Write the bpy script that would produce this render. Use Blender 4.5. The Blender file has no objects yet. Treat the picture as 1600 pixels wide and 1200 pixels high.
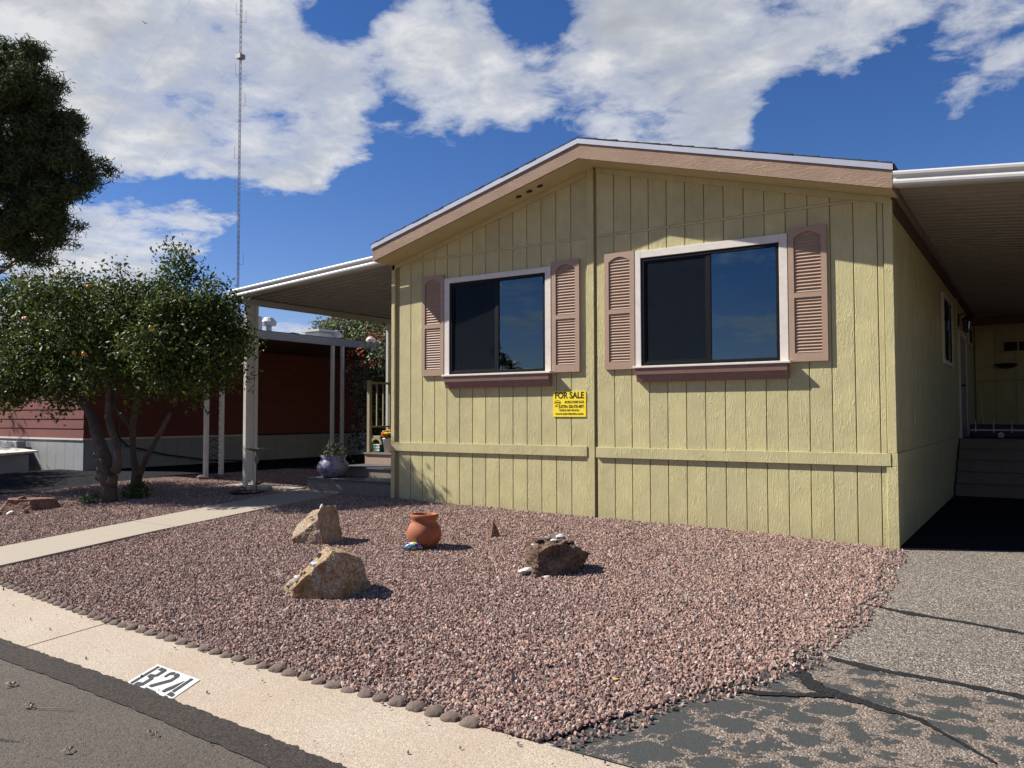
import bpy, bmesh, math, random
import numpy as np
from mathutils import Vector, Matrix, noise
from mathutils.bvhtree import BVHTree
R = math.radians
SC = bpy.context.scene
COL = SC.collection
rnd = random.Random(7)

# ------------------------------------------------------------------ camera
cd = bpy.data.cameras.new('camera'); cam = bpy.data.objects.new('camera', cd); COL.objects.link(cam)
cd.sensor_width = 36; cd.lens = 1257.8 / 1600 * 36; cd.clip_start = .05; cd.clip_end = 3000
cam.matrix_world = Matrix.Translation((0, 0, 1.42)) @ Matrix.Rotation(R(33.2), 4, 'Z') @ Matrix.Rotation(R(92.223), 4, 'X') @ Matrix.Rotation(R(-.105), 4, 'Z')
SC.camera = cam

# ------------------------------------------------------------------ sun, sky, exposure
SUNV = Vector((1, .43, -1)).normalized()
EL = math.asin(-SUNV.z); AZ = math.atan2(-SUNV.x, -SUNV.y)
sd = bpy.data.lights.new('sun', 'SUN'); sd.energy = 5; sd.angle = R(.53); sd.color = (1, .95, .87)
so = bpy.data.objects.new('sun', sd); COL.objects.link(so); so.rotation_euler = SUNV.to_track_quat('-Z', 'Y').to_euler(); so.location = (-20, -10, 30)
SC.view_settings.view_transform = 'Standard'; SC.view_settings.look = 'None'; SC.view_settings.exposure = .9; SC.view_settings.gamma = 1
try: SC.view_settings.use_curve_mapping = False
except Exception: pass

class NT:
    def __init__(s, tree): s.t = tree; s.n = tree.nodes; s.l = tree.links
    def node(s, typ, **kw):
        nd = s.n.new(typ)
        for k, v in kw.items():
            if k.startswith('i_'):
                nm = k[2:]; s.inp(nd, int(nm) if nm.isdigit() else nm.replace('_', ' '), v)
            else: setattr(nd, k, v)
        return nd
    def inp(s, nd, key, v):
        sk = nd.inputs[key]
        if isinstance(v, bpy.types.NodeSocket): s.l.new(v, sk)
        elif isinstance(v, bpy.types.Node): s.l.new(v.outputs[0], sk)
        else: sk.default_value = v
    def math(s, op, a, b=None, c=None, clamp=False):
        nd = s.n.new('ShaderNodeMath'); nd.operation = op; nd.use_clamp = clamp
        for i, v in enumerate((a, b, c)):
            if v is not None: s.inp(nd, i, v)
        return nd.outputs[0]
    def vmath(s, op, a, b=None):
        nd = s.n.new('ShaderNodeVectorMath'); nd.operation = op; s.inp(nd, 0, a)
        if b is not None: s.inp(nd, 1, b)
        return nd.outputs[1] if op in ('DISTANCE', 'LENGTH', 'DOT_PRODUCT') else nd.outputs[0]
    def mix(s, fac, a, b, mode='MIX'):
        nd = s.n.new('ShaderNodeMix'); nd.data_type = 'RGBA'; nd.blend_type = mode
        s.inp(nd, 0, fac); s.inp(nd, 6, a if not isinstance(a, tuple) else tuple(a) + (1,) if len(a) == 3 else a)
        s.inp(nd, 7, b if not isinstance(b, tuple) else tuple(b) + (1,) if len(b) == 3 else b)
        return nd.outputs[2]
    def ramp(s, fac, stops, interp='LINEAR'):
        nd = s.n.new('ShaderNodeValToRGB'); nd.color_ramp.interpolation = interp; e = nd.color_ramp.elements
        while len(e) < len(stops): e.new(.5)
        for i, (p, c) in enumerate(stops):
            e[i].position = p
            if not isinstance(c, tuple): c = (c, c, c)
            e[i].color = tuple(c) + (1,)
        s.inp(nd, 0, fac); return nd.outputs[0]
    def noise(s, vec, scale, detail=3, rough=.5, dist=0, out=0):
        nd = s.n.new('ShaderNodeTexNoise'); s.inp(nd, 'Vector', vec); nd.inputs['Scale'].default_value = scale
        nd.inputs['Detail'].default_value = detail; nd.inputs['Roughness'].default_value = rough; nd.inputs['Distortion'].default_value = dist
        return nd.outputs[out]
    def voro(s, vec, scale, feature='F1', out='Distance', rand=1):
        nd = s.n.new('ShaderNodeTexVoronoi'); nd.feature = feature; s.inp(nd, 'Vector', vec); nd.inputs['Scale'].default_value = scale
        nd.inputs['Randomness'].default_value = rand; return nd.outputs[out]
    def mapping(s, vec, scale=(1, 1, 1), loc=(0, 0, 0), rot=(0, 0, 0)):
        nd = s.n.new('ShaderNodeMapping'); s.inp(nd, 'Vector', vec); nd.inputs['Scale'].default_value = scale
        nd.inputs['Location'].default_value = loc; nd.inputs['Rotation'].default_value = rot; return nd.outputs[0]
    def bump(s, h, strength=.5, dist=.01, normal=None):
        nd = s.n.new('ShaderNodeBump'); s.inp(nd, 'Height', h); nd.inputs['Strength'].default_value = strength; nd.inputs['Distance'].default_value = dist
        if normal is not None: s.inp(nd, 'Normal', normal)
        return nd.outputs[0]

# world
W = bpy.data.worlds.new('World'); SC.world = W; W.use_nodes = True
wt = NT(W.node_tree); wt.n.clear()
sky = wt.node('ShaderNodeTexSky', sky_type='NISHITA', sun_disc=False, sun_elevation=EL, sun_rotation=AZ, altitude=800, air_density=1.0, dust_density=.15, ozone_density=2.5)
STR = .052
dirv = wt.vmath('NORMALIZE', wt.node('ShaderNodeTexCoord').outputs['Generated'])
sep = wt.node('ShaderNodeSeparateXYZ', i_0=dirv)
zz = wt.math('ADD', wt.math('MAXIMUM', sep.outputs[2], 0.0), .16)
pl = wt.node('ShaderNodeCombineXYZ', i_0=wt.math('DIVIDE', sep.outputs[0], zz), i_1=wt.math('DIVIDE', sep.outputs[1], zz))
BL = [(-0.8,0.48,0.359,0.199,1),(-0.805,0.522,0.282,0.119,1),(-0.685,0.624,0.376,0.135,1),(-0.598,0.711,0.371,0.103,1),(-0.491,0.778,0.392,0.111,1),(-0.376,0.844,0.382,0.127,1),(-0.271,0.868,0.416,0.159,1),(-0.115,0.902,0.416,0.119,0.8),(-0.744,0.584,0.324,0.119,1),(-0.81,0.542,0.223,0.066,1.2),(-0.863,0.47,0.184,0.072,1.1),(-0.73,0.637,0.247,0.052,1.2),(-0.104,0.944,0.312,0.048,0.4),(-0.027,0.938,0.347,0.064,0.5),(-0.596,0.769,0.232,0.125,-1),(-0.675,0.697,0.244,0.045,-0.6),(-0.53,0.81,0.25,0.07,-0.8),(-0.063,0.958,0.281,0.119,-0.8),(-0.167,0.941,0.295,0.072,-0.6),(-0.454,0.774,0.441,0.056,-0.9),(-0.626,0.687,0.369,0.04,-0.7),(-0.632,0.631,0.449,0.048,-0.9),(-0.794,0.581,0.177,0.064,-0.7),(-0.462,0.817,0.346,0.04,-0.5),(-0.723,0.651,0.23,0.056,-1),(-0.761,0.618,0.198,0.048,-1),(-0.637,0.723,0.267,0.056,-0.9),(-0.216,0.92,0.328,0.056,-0.8),(-0.107,0.931,0.35,0.048,-0.6),(-0.498,0.736,0.459,0.04,-0.3),(-0.264,0.911,0.316,0.032,-0.5),(-0.75,0.626,0.213,0.032,-1),(-0.832,0.405,0.379,0.119,0.8),(-0.33,0.884,0.332,0.079,0.7)]
wob = wt.noise(pl.outputs[0], 3.2, 8, .62, out=1)
dw = wt.vmath('ADD', dirv, wt.vmath('SCALE', wt.vmath('SUBTRACT', wob, (.5, .5, .5))))
dw.node.inputs[1].links[0].from_node.inputs['Scale'].default_value = .075
acc = None
for x, y, z, r, w in BL:
    w = w * .62 if r > .099 and w > 0 else w * 1.25
    f = wt.math('SUBTRACT', 1.0, wt.math('DIVIDE', wt.vmath('DISTANCE', dw, (x, y, z)), r * 1.35), clamp=True)
    acc = wt.math('MULTIPLY', f, w * 1.0) if acc is None else wt.math('MULTIPLY_ADD', f, w * 1.0, acc)
sepw = wt.node('ShaderNodeSeparateXYZ', i_0=dw)
gap_ = wt.math('SUBTRACT', 1.0, wt.math('DIVIDE', wt.math('ABSOLUTE', wt.math('SUBTRACT', sepw.outputs[2], .247)), .030), clamp=True)
gap_ = wt.math('MULTIPLY', gap_, wt.ramp(wt.math('MULTIPLY', sepw.outputs[0], -1.0), [(.60, 0.0), (.72, 1.0)]))
n1 = wt.noise(wt.mapping(pl.outputs[0], (1, 1, 1), (3.1, 1.7, 0)), 1.9, 12, .60, .25)
n2 = wt.noise(wt.mapping(pl.outputs[0], (1, 1, 1), (7.3, 2.2, 0)), 8, 8, .62, .3)
base = wt.math('ADD', wt.math('MULTIPLY', wt.math('SUBTRACT', n1, .5), 2.3), wt.math('MULTIPLY', wt.math('SUBTRACT', n2, .5), 1.45))
accc = wt.math('MAXIMUM', wt.math('MINIMUM', acc, .62), -.62)
dens = wt.math('SUBTRACT', wt.math('ADD', wt.math('ADD', base, accc), -.06), wt.math('MULTIPLY', gap_, 1.1))
cov = wt.ramp(dens, [(0.0, 0.0), (.12, .22), (.36, .66), (.80, 1.0)])
shade = wt.noise(wt.mapping(pl.outputs[0], (1, 1, 1), (1.3, 5.2, 0)), 2.3, 7, .6, .2)
sh2 = wt.math('ADD', shade, wt.math('MULTIPLY', wt.math('SUBTRACT', n2, .5), .5))
ccol = wt.ramp(sh2, [(.30, (.43, .46, .53)), (.44, (.60, .63, .69)), (.60, (.90, .91, .93))])
edge = wt.ramp(dens, [(.3, 1.0), (.9, 0.0)])
ccol = wt.mix(wt.math('MULTIPLY', edge, .6), ccol, (.90, .92, .95))
skyc = wt.node('ShaderNodeHueSaturation', i_Saturation=1.28, i_Value=1.0, i_Color=sky.outputs[0]).outputs[0]
skyc = wt.mix(1.0, skyc, (1.04, .90, 1.10), 'MULTIPLY')
skyb = wt.node('ShaderNodeBackground', i_Color=skyc, i_Strength=STR)
clb = wt.node('ShaderNodeBackground', i_Color=ccol, i_Strength=.45)
mx = wt.node('ShaderNodeMixShader', i_0=cov, i_1=skyb, i_2=clb)
wt.l.new(mx.outputs[0], wt.node('ShaderNodeOutputWorld').inputs[0])

# ------------------------------------------------------------------ materials
def newmat(name):
    m = bpy.data.materials.new(name); m.use_nodes = True; t = NT(m.node_tree)
    b = [n for n in t.n if n.type == 'BSDF_PRINCIPLED'][0]
    return m, t, b
def wpos(t): return t.node('ShaderNodeNewGeometry').outputs['Position']
def opos(t): return t.node('ShaderNodeTexCoord').outputs['Object']
def simple(name, col, rough=.6, var=.12, scale=12, bump=.0, bscale=60, metal=0, spec=.4, dirt=0, dcol=(.12, .1, .08)):
    m, t, b = newmat(name); p = wpos(t); col = tuple(c * .72 for c in col)
    n = t.noise(p, scale, 5, .6)
    lo = tuple(max(c * (1 - var), 0) for c in col); hi = tuple(min(c * (1 + var), 1) for c in col)
    c = t.mix(t.ramp(n, [(.3, 0.0), (.7, 1.0)]), lo, hi)
    if dirt: c = t.mix(t.math('MULTIPLY', t.ramp(t.noise(p, scale * .4, 8, .7), [(.5, 0.0), (.75, 1.0)]), dirt), c, dcol)
    t.inp(b, 'Base Color', c); b.inputs['Roughness'].default_value = rough; b.inputs['Metallic'].default_value = metal
    b.inputs['Specular IOR Level'].default_value = spec
    if bump: t.inp(b, 'Normal', t.bump(t.noise(p, bscale, 5, .6), bump, .01))
    return m
def siding(name, col, rough=.75, along='z'):
    col = tuple(c * .72 for c in col)
    m, t, b = newmat(name); p = wpos(t)
    rn = t.node('ShaderNodeObjectInfo').outputs['Random']
    off = t.node('ShaderNodeCombineXYZ', i_0=t.math('MULTIPLY', rn, 7.0), i_1=0.0, i_2=t.math('MULTIPLY', rn, 31.0))
    q = t.vmath('ADD', p, off)
    sc = (1, 1, .16) if along == 'z' else ((.16, .16, 1))
    h1 = t.noise(t.mapping(q, sc), 34, 4, .6, 1.6)
    ridg = t.math('ABSOLUTE', t.math('SUBTRACT', h1, .5))
    h2 = t.noise(t.mapping(q, (1, 1, 2.4) if along == 'z' else (2, 2, 1)), 90, 3, .6, .4)
    msk = t.ramp(t.noise(t.mapping(q, sc), 7, 2, .5), [(.35, 0.25), (.6, 1.0)])
    h = t.math('ADD', t.math('MULTIPLY', t.math('MULTIPLY', ridg, 3.4), msk), t.math('MULTIPLY', h2, .30))
    lo = tuple(c * .88 for c in col); hi = tuple(min(1, c * 1.08) for c in col)
    c = t.mix(t.ramp(t.noise(q, 3.5, 6, .6), [(.3, 0.0), (.7, 1.0)]), lo, hi)
    c = t.mix(t.math('MULTIPLY', t.ramp(t.math('MULTIPLY', ridg, msk), [(.0, 1.0), (.035, 0.0)]), .22), c, tuple(x * .55 for x in col))
    c = t.mix(1.0, c, t.ramp(rn, [(0, (.94, .94, .95)), (1, (1.04, 1.03, 1.0))]), 'MULTIPLY')
    sz = t.node('ShaderNodeSeparateXYZ', i_0=p).outputs[2]
    low = t.ramp(sz, [(.0, 1.0), (.30, 0.0)])
    c = t.mix(t.math('MULTIPLY', t.math('MULTIPLY', low, t.noise(p, 9, 6, .7)), .5), c, (.22, .165, .11))
    c = t.mix(t.math('MULTIPLY', t.ramp(t.noise(p, 1.3, 3), [(.55, 0.0), (.8, 1.0)]), .2), c, (col[0] * .8, col[1] * .86, col[2] * .9))
    t.inp(b, 'Base Color', c); b.inputs['Roughness'].default_value = rough; b.inputs['Specular IOR Level'].default_value = .25
    t.inp(b, 'Normal', t.bump(h, .7, .009)); return m
M = {}
M['siding'] = siding('olive_yellow_paint', (.70, .63, .33))
M['soffit'] = simple('soffit_paint', (.66, .57, .31), .8, .06, 6, .1)
M['gap'] = simple('groove_paint', (.34, .28, .13), .9, .1)
M['fascia'] = siding('pink_brown_trim', (.43, .30, .215), .8, 'x')
M['shutter'] = simple('shutter_mauve', (.47, .32, .225), .55, .06, 8, .05, 80)
M['apron'] = simple('apron_brown', (.30, .175, .14), .6, .08, 8, .05, 80)
M['white'] = simple('white_trim_paint', (.86, .79, .70), .6, .06, 14, .25, 70, dirt=.25, dcol=(.4, .36, .3))
M['alum'] = simple('white_aluminium', (.72, .71, .67), .38, .05, 9, .0, dirt=.3, dcol=(.36, .33, .28), spec=.5)
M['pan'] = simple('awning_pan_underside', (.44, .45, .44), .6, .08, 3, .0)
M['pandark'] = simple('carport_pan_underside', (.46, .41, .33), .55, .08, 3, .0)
M['metalblue'] = simple('drip_edge_metal', (.68, .70, .74), .35, .05, 5, .0, metal=.35, spec=.6)
M['shingle'] = simple('dark_shingle', (.06, .055, .05), .9, .3, 30, .5)
M['bronze'] = simple('bronze_frame', (.0035, .004, .005), .5, .1, 10, spec=.2)
M['brown'] = simple('dark_brown_paint', (.12, .07, .045), .7, .1, 8)
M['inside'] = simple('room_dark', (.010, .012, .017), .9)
M['blind'] = simple('blind_white', (.95, .95, .95), .7)
M['black'] = simple('black_metal', (.012, .012, .012), .4, .1)
M['red'] = simple('red_brown_siding', (.20, .058, .047), .75, .12, 4, .1)
M['skirt'] = simple('white_skirting', (.38, .39, .40), .65, .08, 5, dirt=.3, dcol=(.25, .24, .22))
M['khaki'] = simple('khaki_paint', (.40, .36, .22), .6, .08)
M['step'] = simple('step_paint', (.27, .215, .165), .7, .1, 10, .15, dirt=.3)
M['tread'] = simple('dark_tread', (.10, .10, .11), .7, .12, 10, .1)
M['stepsunlit'] = simple('sunlit_pink_riser', (.46, .33, .25), .7, .1, 10, .1)  # pinkish step paint lightened to carry the sunlight on the third riser
M['concrete'] = simple('grey_concrete', (.42, .39, .34), .85, .12, 5, .3, 120, dirt=.3, dcol=(.25, .22, .18))
M['green'] = simple('green_plastic', (.015, .10, .06), .4)
M['blueplanter'] = simple('navy_plastic', (.01, .015, .045), .5)
M['yellow'] = simple('sign_yellow', (1.2, .92, .03), .45, .03)
M['ink'] = simple('sign_ink', (.02, .012, .01), .5, .1)
M['olive_ink'] = simple('olive_ink', (.14, .11, .01), .5, .1)
M['pwhite'] = simple('stencil_white', (.78, .78, .76), .6, .05, 40, .2, 200, dirt=.2, dcol=(.45, .42, .38))
M['pblack'] = simple('stencil_black', (.045, .045, .047), .7, .3, 60, .2, 200)
M['terra'] = simple('terracotta', (.40, .125, .052), .75, .22, 9, .25, 60, dirt=.5, dcol=(.30, .17, .11))
M['soil'] = simple('soil', (.06, .04, .03), .95)
M['steel'] = simple('lattice_steel', (.35, .34, .34), .5, .1, metal=.4)
M['mastred'] = simple('lattice_red', (.12, .04, .035), .55, .1)
M['mastwhite'] = simple('lattice_white', (.22, .20, .21), .55, .1)
M['bark'] = simple('bark', (.105, .08, .06), .9, .35, 14, .8, 35)
M['greyrock'] = simple('edging_stone', (.17, .125, .10), .9, .22, 9, .7, 50)
M['door'] = simple('door_paint', (.42, .35, .28), .6)
M['twig'] = simple('dry_twig', (.30, .25, .18), .9, .2)

def glass():
    m, t, b = newmat('window_glass'); t.n.remove(b)
    fr = t.node('ShaderNodeFresnel', i_IOR=2.05)
    wv = t.bump(t.noise(wpos(t), 1.1, 2), .03, .05)
    gl = t.node('ShaderNodeBsdfGlossy', i_Color=(.62, .86, 1, 1), i_Roughness=.012, i_Normal=wv)
    tr = t.node('ShaderNodeBsdfTransparent', i_Color=(.42, .5, .56, 1))
    mxx = t.node('ShaderNodeMixShader', i_0=fr, i_1=tr, i_2=gl)
    o = [n for n in t.n if n.type == 'OUTPUT_MATERIAL'][0]; t.l.new(mxx.outputs[0], o.inputs[0]); return m
M['glass'] = glass()
def screen():
    m, t, b = newmat('insect_screen'); p = wpos(t)
    n = t.noise(t.mapping(p, (1, 1, 1.8)), 130, 3, .7)
    c = t.mix(t.ramp(n, [(.35, 0.0), (.7, 1.0)]), (.003, .005, .008), (.026, .029, .033))
    t.inp(b, 'Base Color', c); b.inputs['Roughness'].default_value = .9; b.inputs['Specular IOR Level'].default_value = 0
    tr = t.node('ShaderNodeBsdfTransparent'); o = [n for n in t.n if n.type == 'OUTPUT_MATERIAL'][0]
    mm = t.node('ShaderNodeMixShader', i_0=.5, i_1=tr, i_2=b); t.l.new(mm.outputs[0], o.inputs[0]); return m
M['screen'] = screen()
def gravel_stone():
    m, t, b = newmat('pink_gravel_stone')
    r = t.node('ShaderNodeObjectInfo').outputs['Random']
    c = t.ramp(r, [(0, (.17, .100, .080)), (.14, (.33, .190, .150)), (.30, (.15, .105, .092)), (.42, (.40, .262, .205)), (.56, (.23, .155, .13)), (.68, (.42, .30, .235)), (.80, (.13, .10, .092)), (.88, (.42, .33, .27)), (.982, (.56, .50, .44))], 'CONSTANT')
    p = wpos(t)
    patch = t.noise(p, .9, 3)
    c = t.mix(t.ramp(patch, [(.35, 0.0), (.7, .3)]), c, (.26, .18, .16))
    c = t.mix(t.math('MULTIPLY', t.noise(p, 120, 3), .35), c, (.2, .14, .12))
    t.inp(b, 'Base Color', c); b.inputs['Roughness'].default_value = .85; b.inputs['Specular IOR Level'].default_value = .2
    return m
M['stone'] = gravel_stone()
def gravel_bed():
    m, t, b = newmat('gravel_bed'); p = wpos(t)
    v = t.voro(p, 45, out='Color'); f = t.voro(p, 45)
    s = t.node('ShaderNodeSeparateColor', i_0=v).outputs[0]
    c = t.ramp(s, [(0, (.13, .07, .06)), (.3, (.20, .12, .10)), (.6, (.26, .16, .13)), (.9, (.33, .24, .2))], 'CONSTANT')
    t.inp(b, 'Base Color', c); b.inputs['Roughness'].default_value = .95
    t.inp(b, 'Normal', t.bump(t.math('SUBTRACT', 1.0, f), 1, .02)); return m
M['bed'] = gravel_bed()
def asphalt(name, a, bb, scale=160, dark=(.04, .04, .04), grit=1.0):
    a = tuple(c * .68 for c in a); bb = tuple(c * .68 for c in bb); dark = tuple(c * .68 for c in dark)
    m, t, b = newmat(name); p = wpos(t)
    v = t.voro(p, scale, out='Color'); s = t.node('ShaderNodeSeparateColor', i_0=v).outputs[0]
    c = t.ramp(s, [(.0, dark), (.3, a), (.7, bb), (.95, tuple(min(1, x * 1.5) for x in bb))])
    c = t.mix(t.ramp(t.noise(p, 1.1, 5, .6), [(.3, .35), (.7, 0.0)]), c, tuple(x * .7 for x in a))
    c = t.mix(t.math('MULTIPLY', t.ramp(t.noise(p, 18, 5, .7), [(.45, 0.0), (.8, 1.0)]), .35), c, tuple(x * 1.25 for x in bb))
    t.inp(b, 'Base Color', c); b.inputs['Roughness'].default_value = .9; b.inputs['Specular IOR Level'].default_value = .2
    h = t.math('ADD', t.math('SUBTRACT', 1.0, t.voro(p, scale)), t.math('MULTIPLY', t.noise(p, 60, 4), .8))
    t.inp(b, 'Normal', t.bump(h, .55 * grit, .006)); return m, t, b
M['street'] = asphalt('street_asphalt', (.115, .096, .08), (.16, .136, .114), 190)[0]
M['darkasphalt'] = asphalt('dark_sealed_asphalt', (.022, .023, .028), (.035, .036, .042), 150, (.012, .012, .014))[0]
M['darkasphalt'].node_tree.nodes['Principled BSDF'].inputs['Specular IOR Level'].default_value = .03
M['tar'] = asphalt('tar_seal', (.045, .037, .032), (.07, .058, .05), 120, (.03, .026, .022), .6)[0]
M['tarblack'] = asphalt('fresh_tar', (.016, .017, .018), (.028, .028, .03), 120, (.01, .01, .011), .6)[0]
def driveway():
    m, t, b = newmat('driveway_asphalt'); p = wpos(t)
    v = t.voro(p, 95, out='Color'); s = t.node('ShaderNodeSeparateColor', i_0=v).outputs[0]
    c = t.ramp(s, [(0, (.035, .03, .027)), (.13, (.10, .085, .07)), (.4, (.18, .152, .125)), (.7, (.25, .215, .18)), (.93, (.42, .37, .32))], 'CONSTANT')
    c = t.mix(t.ramp(t.noise(p, 1.7, 5, .6), [(.35, .3), (.65, 0.0)]), c, (.12, .105, .095))
    sx = t.node('ShaderNodeSeparateXYZ', i_0=p)
    # worn sealer islands survive towards the street
    pw = t.vmath('ADD', p, t.vmath('SCALE', t.vmath('SUBTRACT', t.noise(p, 4, 5, .65, out=1), (.5, .5, .5))))
    pw.node.inputs[1].links[0].from_node.inputs['Scale'].default_value = .38
    ed = t.voro(t.mapping(pw, (1, 1.3, 1), rot=(0, 0, .5)), 3.6, 'DISTANCE_TO_EDGE')
    line = t.math('SUBTRACT', 5.42, t.math('MULTIPLY', t.math('ADD', sx.outputs[0], 1.3), .20))
    region = t.math('ADD', t.math('SUBTRACT', line, sx.outputs[1]), t.math('MULTIPLY', t.math('SUBTRACT', t.noise(p, 14, 5, .7), .5), .10))
    wear = t.math('MULTIPLY', t.math('ADD', sx.outputs[0], 1.9), .085)
    thr = t.math('ADD', t.math('ADD', .035, wear), t.math('MULTIPLY', t.math('SUBTRACT', t.noise(p, 2.2, 4, .6), .5), .42))
    ed2 = t.voro(t.mapping(pw, (1, 1.1, 1), rot=(0, 0, 1.1)), 9.5, 'DISTANCE_TO_EDGE')
    fld = t.math('ADD', t.math('MULTIPLY', ed, .75), t.math('MULTIPLY', t.math('SUBTRACT', t.noise(p, 7, 10, .78), .5), .30))
    fld = t.math('ADD', fld, t.math('MULTIPLY', t.math('MINIMUM', ed2, .10), .9))
    isl = t.ramp(t.math('SUBTRACT', fld, t.math('ADD', thr, .045)), [(-.01, 0.0), (.012, 1.0)])
    isl = t.math('MULTIPLY', isl, t.ramp(region, [(.0, 0.0), (.02, 1.0)]))
    gate = t.ramp(region, [(.0, 0.0), (.02, 1.0)])
    c = t.mix(t.math('MULTIPLY', gate, .35), c, (.17, .125, .095))
    scol = t.mix(t.noise(p, 50, 4), (.028, .030, .030), (.058, .062, .060))
    scol = t.mix(t.ramp(t.voro(p, 60), [(.0, .9), (.08, 0.0)]), scol, (.3, .27, .22))
    c = t.mix(isl, c, scol)
    t.inp(b, 'Base Color', c); b.inputs['Roughness'].default_value = .88; b.inputs['Specular IOR Level'].default_value = .25
    h = t.math('ADD', t.math('MULTIPLY', t.math('SUBTRACT', 1.0, t.voro(p, 95)), t.math('SUBTRACT', 1.0, t.math('MULTIPLY', isl, .8))), t.math('MULTIPLY', isl, 2.0))
    t.inp(b, 'Normal', t.bump(h, .8, .009)); return m
M['driveway'] = driveway()
def gutter_mat():
    m, t, b = newmat('gutter_concrete'); p = wpos(t)
    c = t.mix(t.ramp(t.noise(p, 75, 6, .8), [(.34, 0.0), (.62, 1.0)]), (.19, .155, .115), (.50, .43, .335))
    c = t.mix(t.ramp(t.noise(p, 1.6, 4, .6), [(.35, .4), (.7, 0.0)]), c, (.30, .21, .15))
    c = t.mix(t.ramp(t.voro(p, 70), [(.0, .8), (.16, 0.0)]), c, (.16, .115, .085))
    c = t.mix(t.math('MULTIPLY', t.ramp(t.noise(p, 7, 6, .7), [(.55, 0.0), (.75, 1.0)]), .25), c, (.24, .18, .13))
    t.inp(b, 'Base Color', c); b.inputs['Roughness'].default_value = .9
    t.inp(b, 'Normal', t.bump(t.math('SUBTRACT', t.math('MULTIPLY', t.noise(p, 220, 3, .7), .6), t.math('MULTIPLY', t.voro(p, 110), .9)), .6, .004)); return m
M['gutter'] = gutter_mat()
def path_mat():
    m, t, b = newmat('path_concrete'); p = wpos(t)
    c = t.mix(t.ramp(t.noise(p, 60, 4, .7), [(.3, 0.0), (.7, 1.0)]), (.27, .23, .175), (.35, .305, .24))
    c = t.mix(t.ramp(t.noise(p, 2.5, 5, .6), [(.45, 0.0), (.75, .5)]), c, (.3, .25, .19))
    t.inp(b, 'Base Color', c); b.inputs['Roughness'].default_value = .9
    t.inp(b, 'Normal', t.bump(t.noise(p, 90, 4, .7), .4, .005)); return m
M['path'] = path_mat()
def rock_mat(name, c1, c2, c3, vein):
    m, t, b = newmat(name); p = opos(t)
    n = t.noise(p, 4.5, 12, .75, 1.0)
    c = t.ramp(n, [(.28, c1), (.44, c2), (.56, c3), (.70, c2)])
    v = t.voro(t.vmath('ADD', p, t.vmath('SCALE', t.noise(p, 8, 4, out=1))), 5, 'DISTANCE_TO_EDGE')
    c = t.mix(t.ramp(v, [(0, .55), (.045, 0.0)]), c, vein)
    c = t.mix(t.ramp(t.noise(p, 38, 8, .8), [(.44, 0.0), (.62, .75)]), c, c1)
    t.inp(b, 'Base Color', c); b.inputs['Roughness'].default_value = .85; b.inputs['Specular IOR Level'].default_value = .25
    h = t.math('ADD', t.noise(p, 20, 12, .8), t.math('MULTIPLY', t.ramp(v, [(0, 0.0), (.06, 1.0)]), .3))
    t.inp(b, 'Normal', t.bump(h, .9, .05)); return m
M['rock_tan'] = rock_mat('tan_rock', (.22, .12, .06), (.42, .28, .17), (.56, .47, .36), (.70, .66, .58))
M['rock_gold'] = rock_mat('golden_rock', (.26, .13, .05), (.46, .30, .14), (.60, .52, .40), (.20, .12, .07))
M['rock_dark'] = rock_mat('dark_rock', (.04, .022, .016), (.15, .08, .052), (.32, .22, .15), (.50, .42, .33))
M['rock_red'] = rock_mat('red_rock', (.13, .06, .04), (.26, .13, .09), (.36, .22, .15), (.45, .33, .25))
M['pebble_white'] = simple('white_pebble', (.68, .64, .57), .7, .15, 30, .5, 60)
M['pebble_grey'] = simple('grey_pebble', (.26, .23, .21), .8, .25, 30, .5, 60)
M['quartz'] = simple('quartz', (.62, .68, .72), .25, .2, 30, .5, 60)
def leafmat(name, a, bb, cc=None, rough=.35, trans=.25):
    m, t, b = newmat(name)
    vc = t.node('ShaderNodeVertexColor', layer_name='rnd').outputs[0]
    s = t.node('ShaderNodeSeparateColor', i_0=vc).outputs[0]
    st = [(0, a), (.6, bb)] + ([(.93, cc)] if cc else [])
    c = t.ramp(s, st)
    t.inp(b, 'Base Color', c); b.inputs['Roughness'].default_value = rough; b.inputs['Specular IOR Level'].default_value = .22
    tl = t.node('ShaderNodeBsdfTranslucent', i_Color=c); o = [n for n in t.n if n.type == 'OUTPUT_MATERIAL'][0]
    mm = t.node('ShaderNodeMixShader', i_0=trans, i_1=b, i_2=tl); t.l.new(mm.outputs[0], o.inputs[0]); return m
M['citrus'] = leafmat('citrus_leaf', (.024, .046, .012), (.052, .082, .018), (.15, .17, .03), .5, .28)
M['needle'] = leafmat('pine_needle', (.030, .052, .020), (.065, .095, .032), (.11, .13, .045), .7, .2)
M['bushleaf'] = leafmat('bougainvillea_leaf', (.02, .04, .014), (.07, .10, .04), (.22, .20, .14), .45, .2)
M['farleaf'] = leafmat('grey_green_leaf', (.05, .075, .03), (.12, .15, .065), (.2, .22, .1), .6, .2)
M['weed'] = leafmat('weed_leaf', (.05, .08, .02), (.12, .17, .05), (.25, .25, .12), .5, .2)
M['bract'] = leafmat('red_bract', (.32, .05, .03), (.48, .10, .05), (.5, .2, .1), .6, .3)
M['palmleaf'] = leafmat('palm_leaf', (.03, .05, .015), (.07, .09, .03), (.15, .13, .06), .5, .2)
M['orange'] = simple('orange_peel', (.62, .26, .02), .45, .15, 30, .2, 150)
M['petal_yellow'] = simple('yellow_petal', (.88, .58, .02), .6, .15, 60)
M['petal_red'] = simple('red_petal', (.50, .035, .02), .6, .15, 60)
M['petal_orange'] = simple('orange_petal', (.80, .20, .02), .6, .15, 60)
M['petal_cream'] = simple('cream_petal', (.85, .78, .5), .6, .1, 60)
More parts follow.
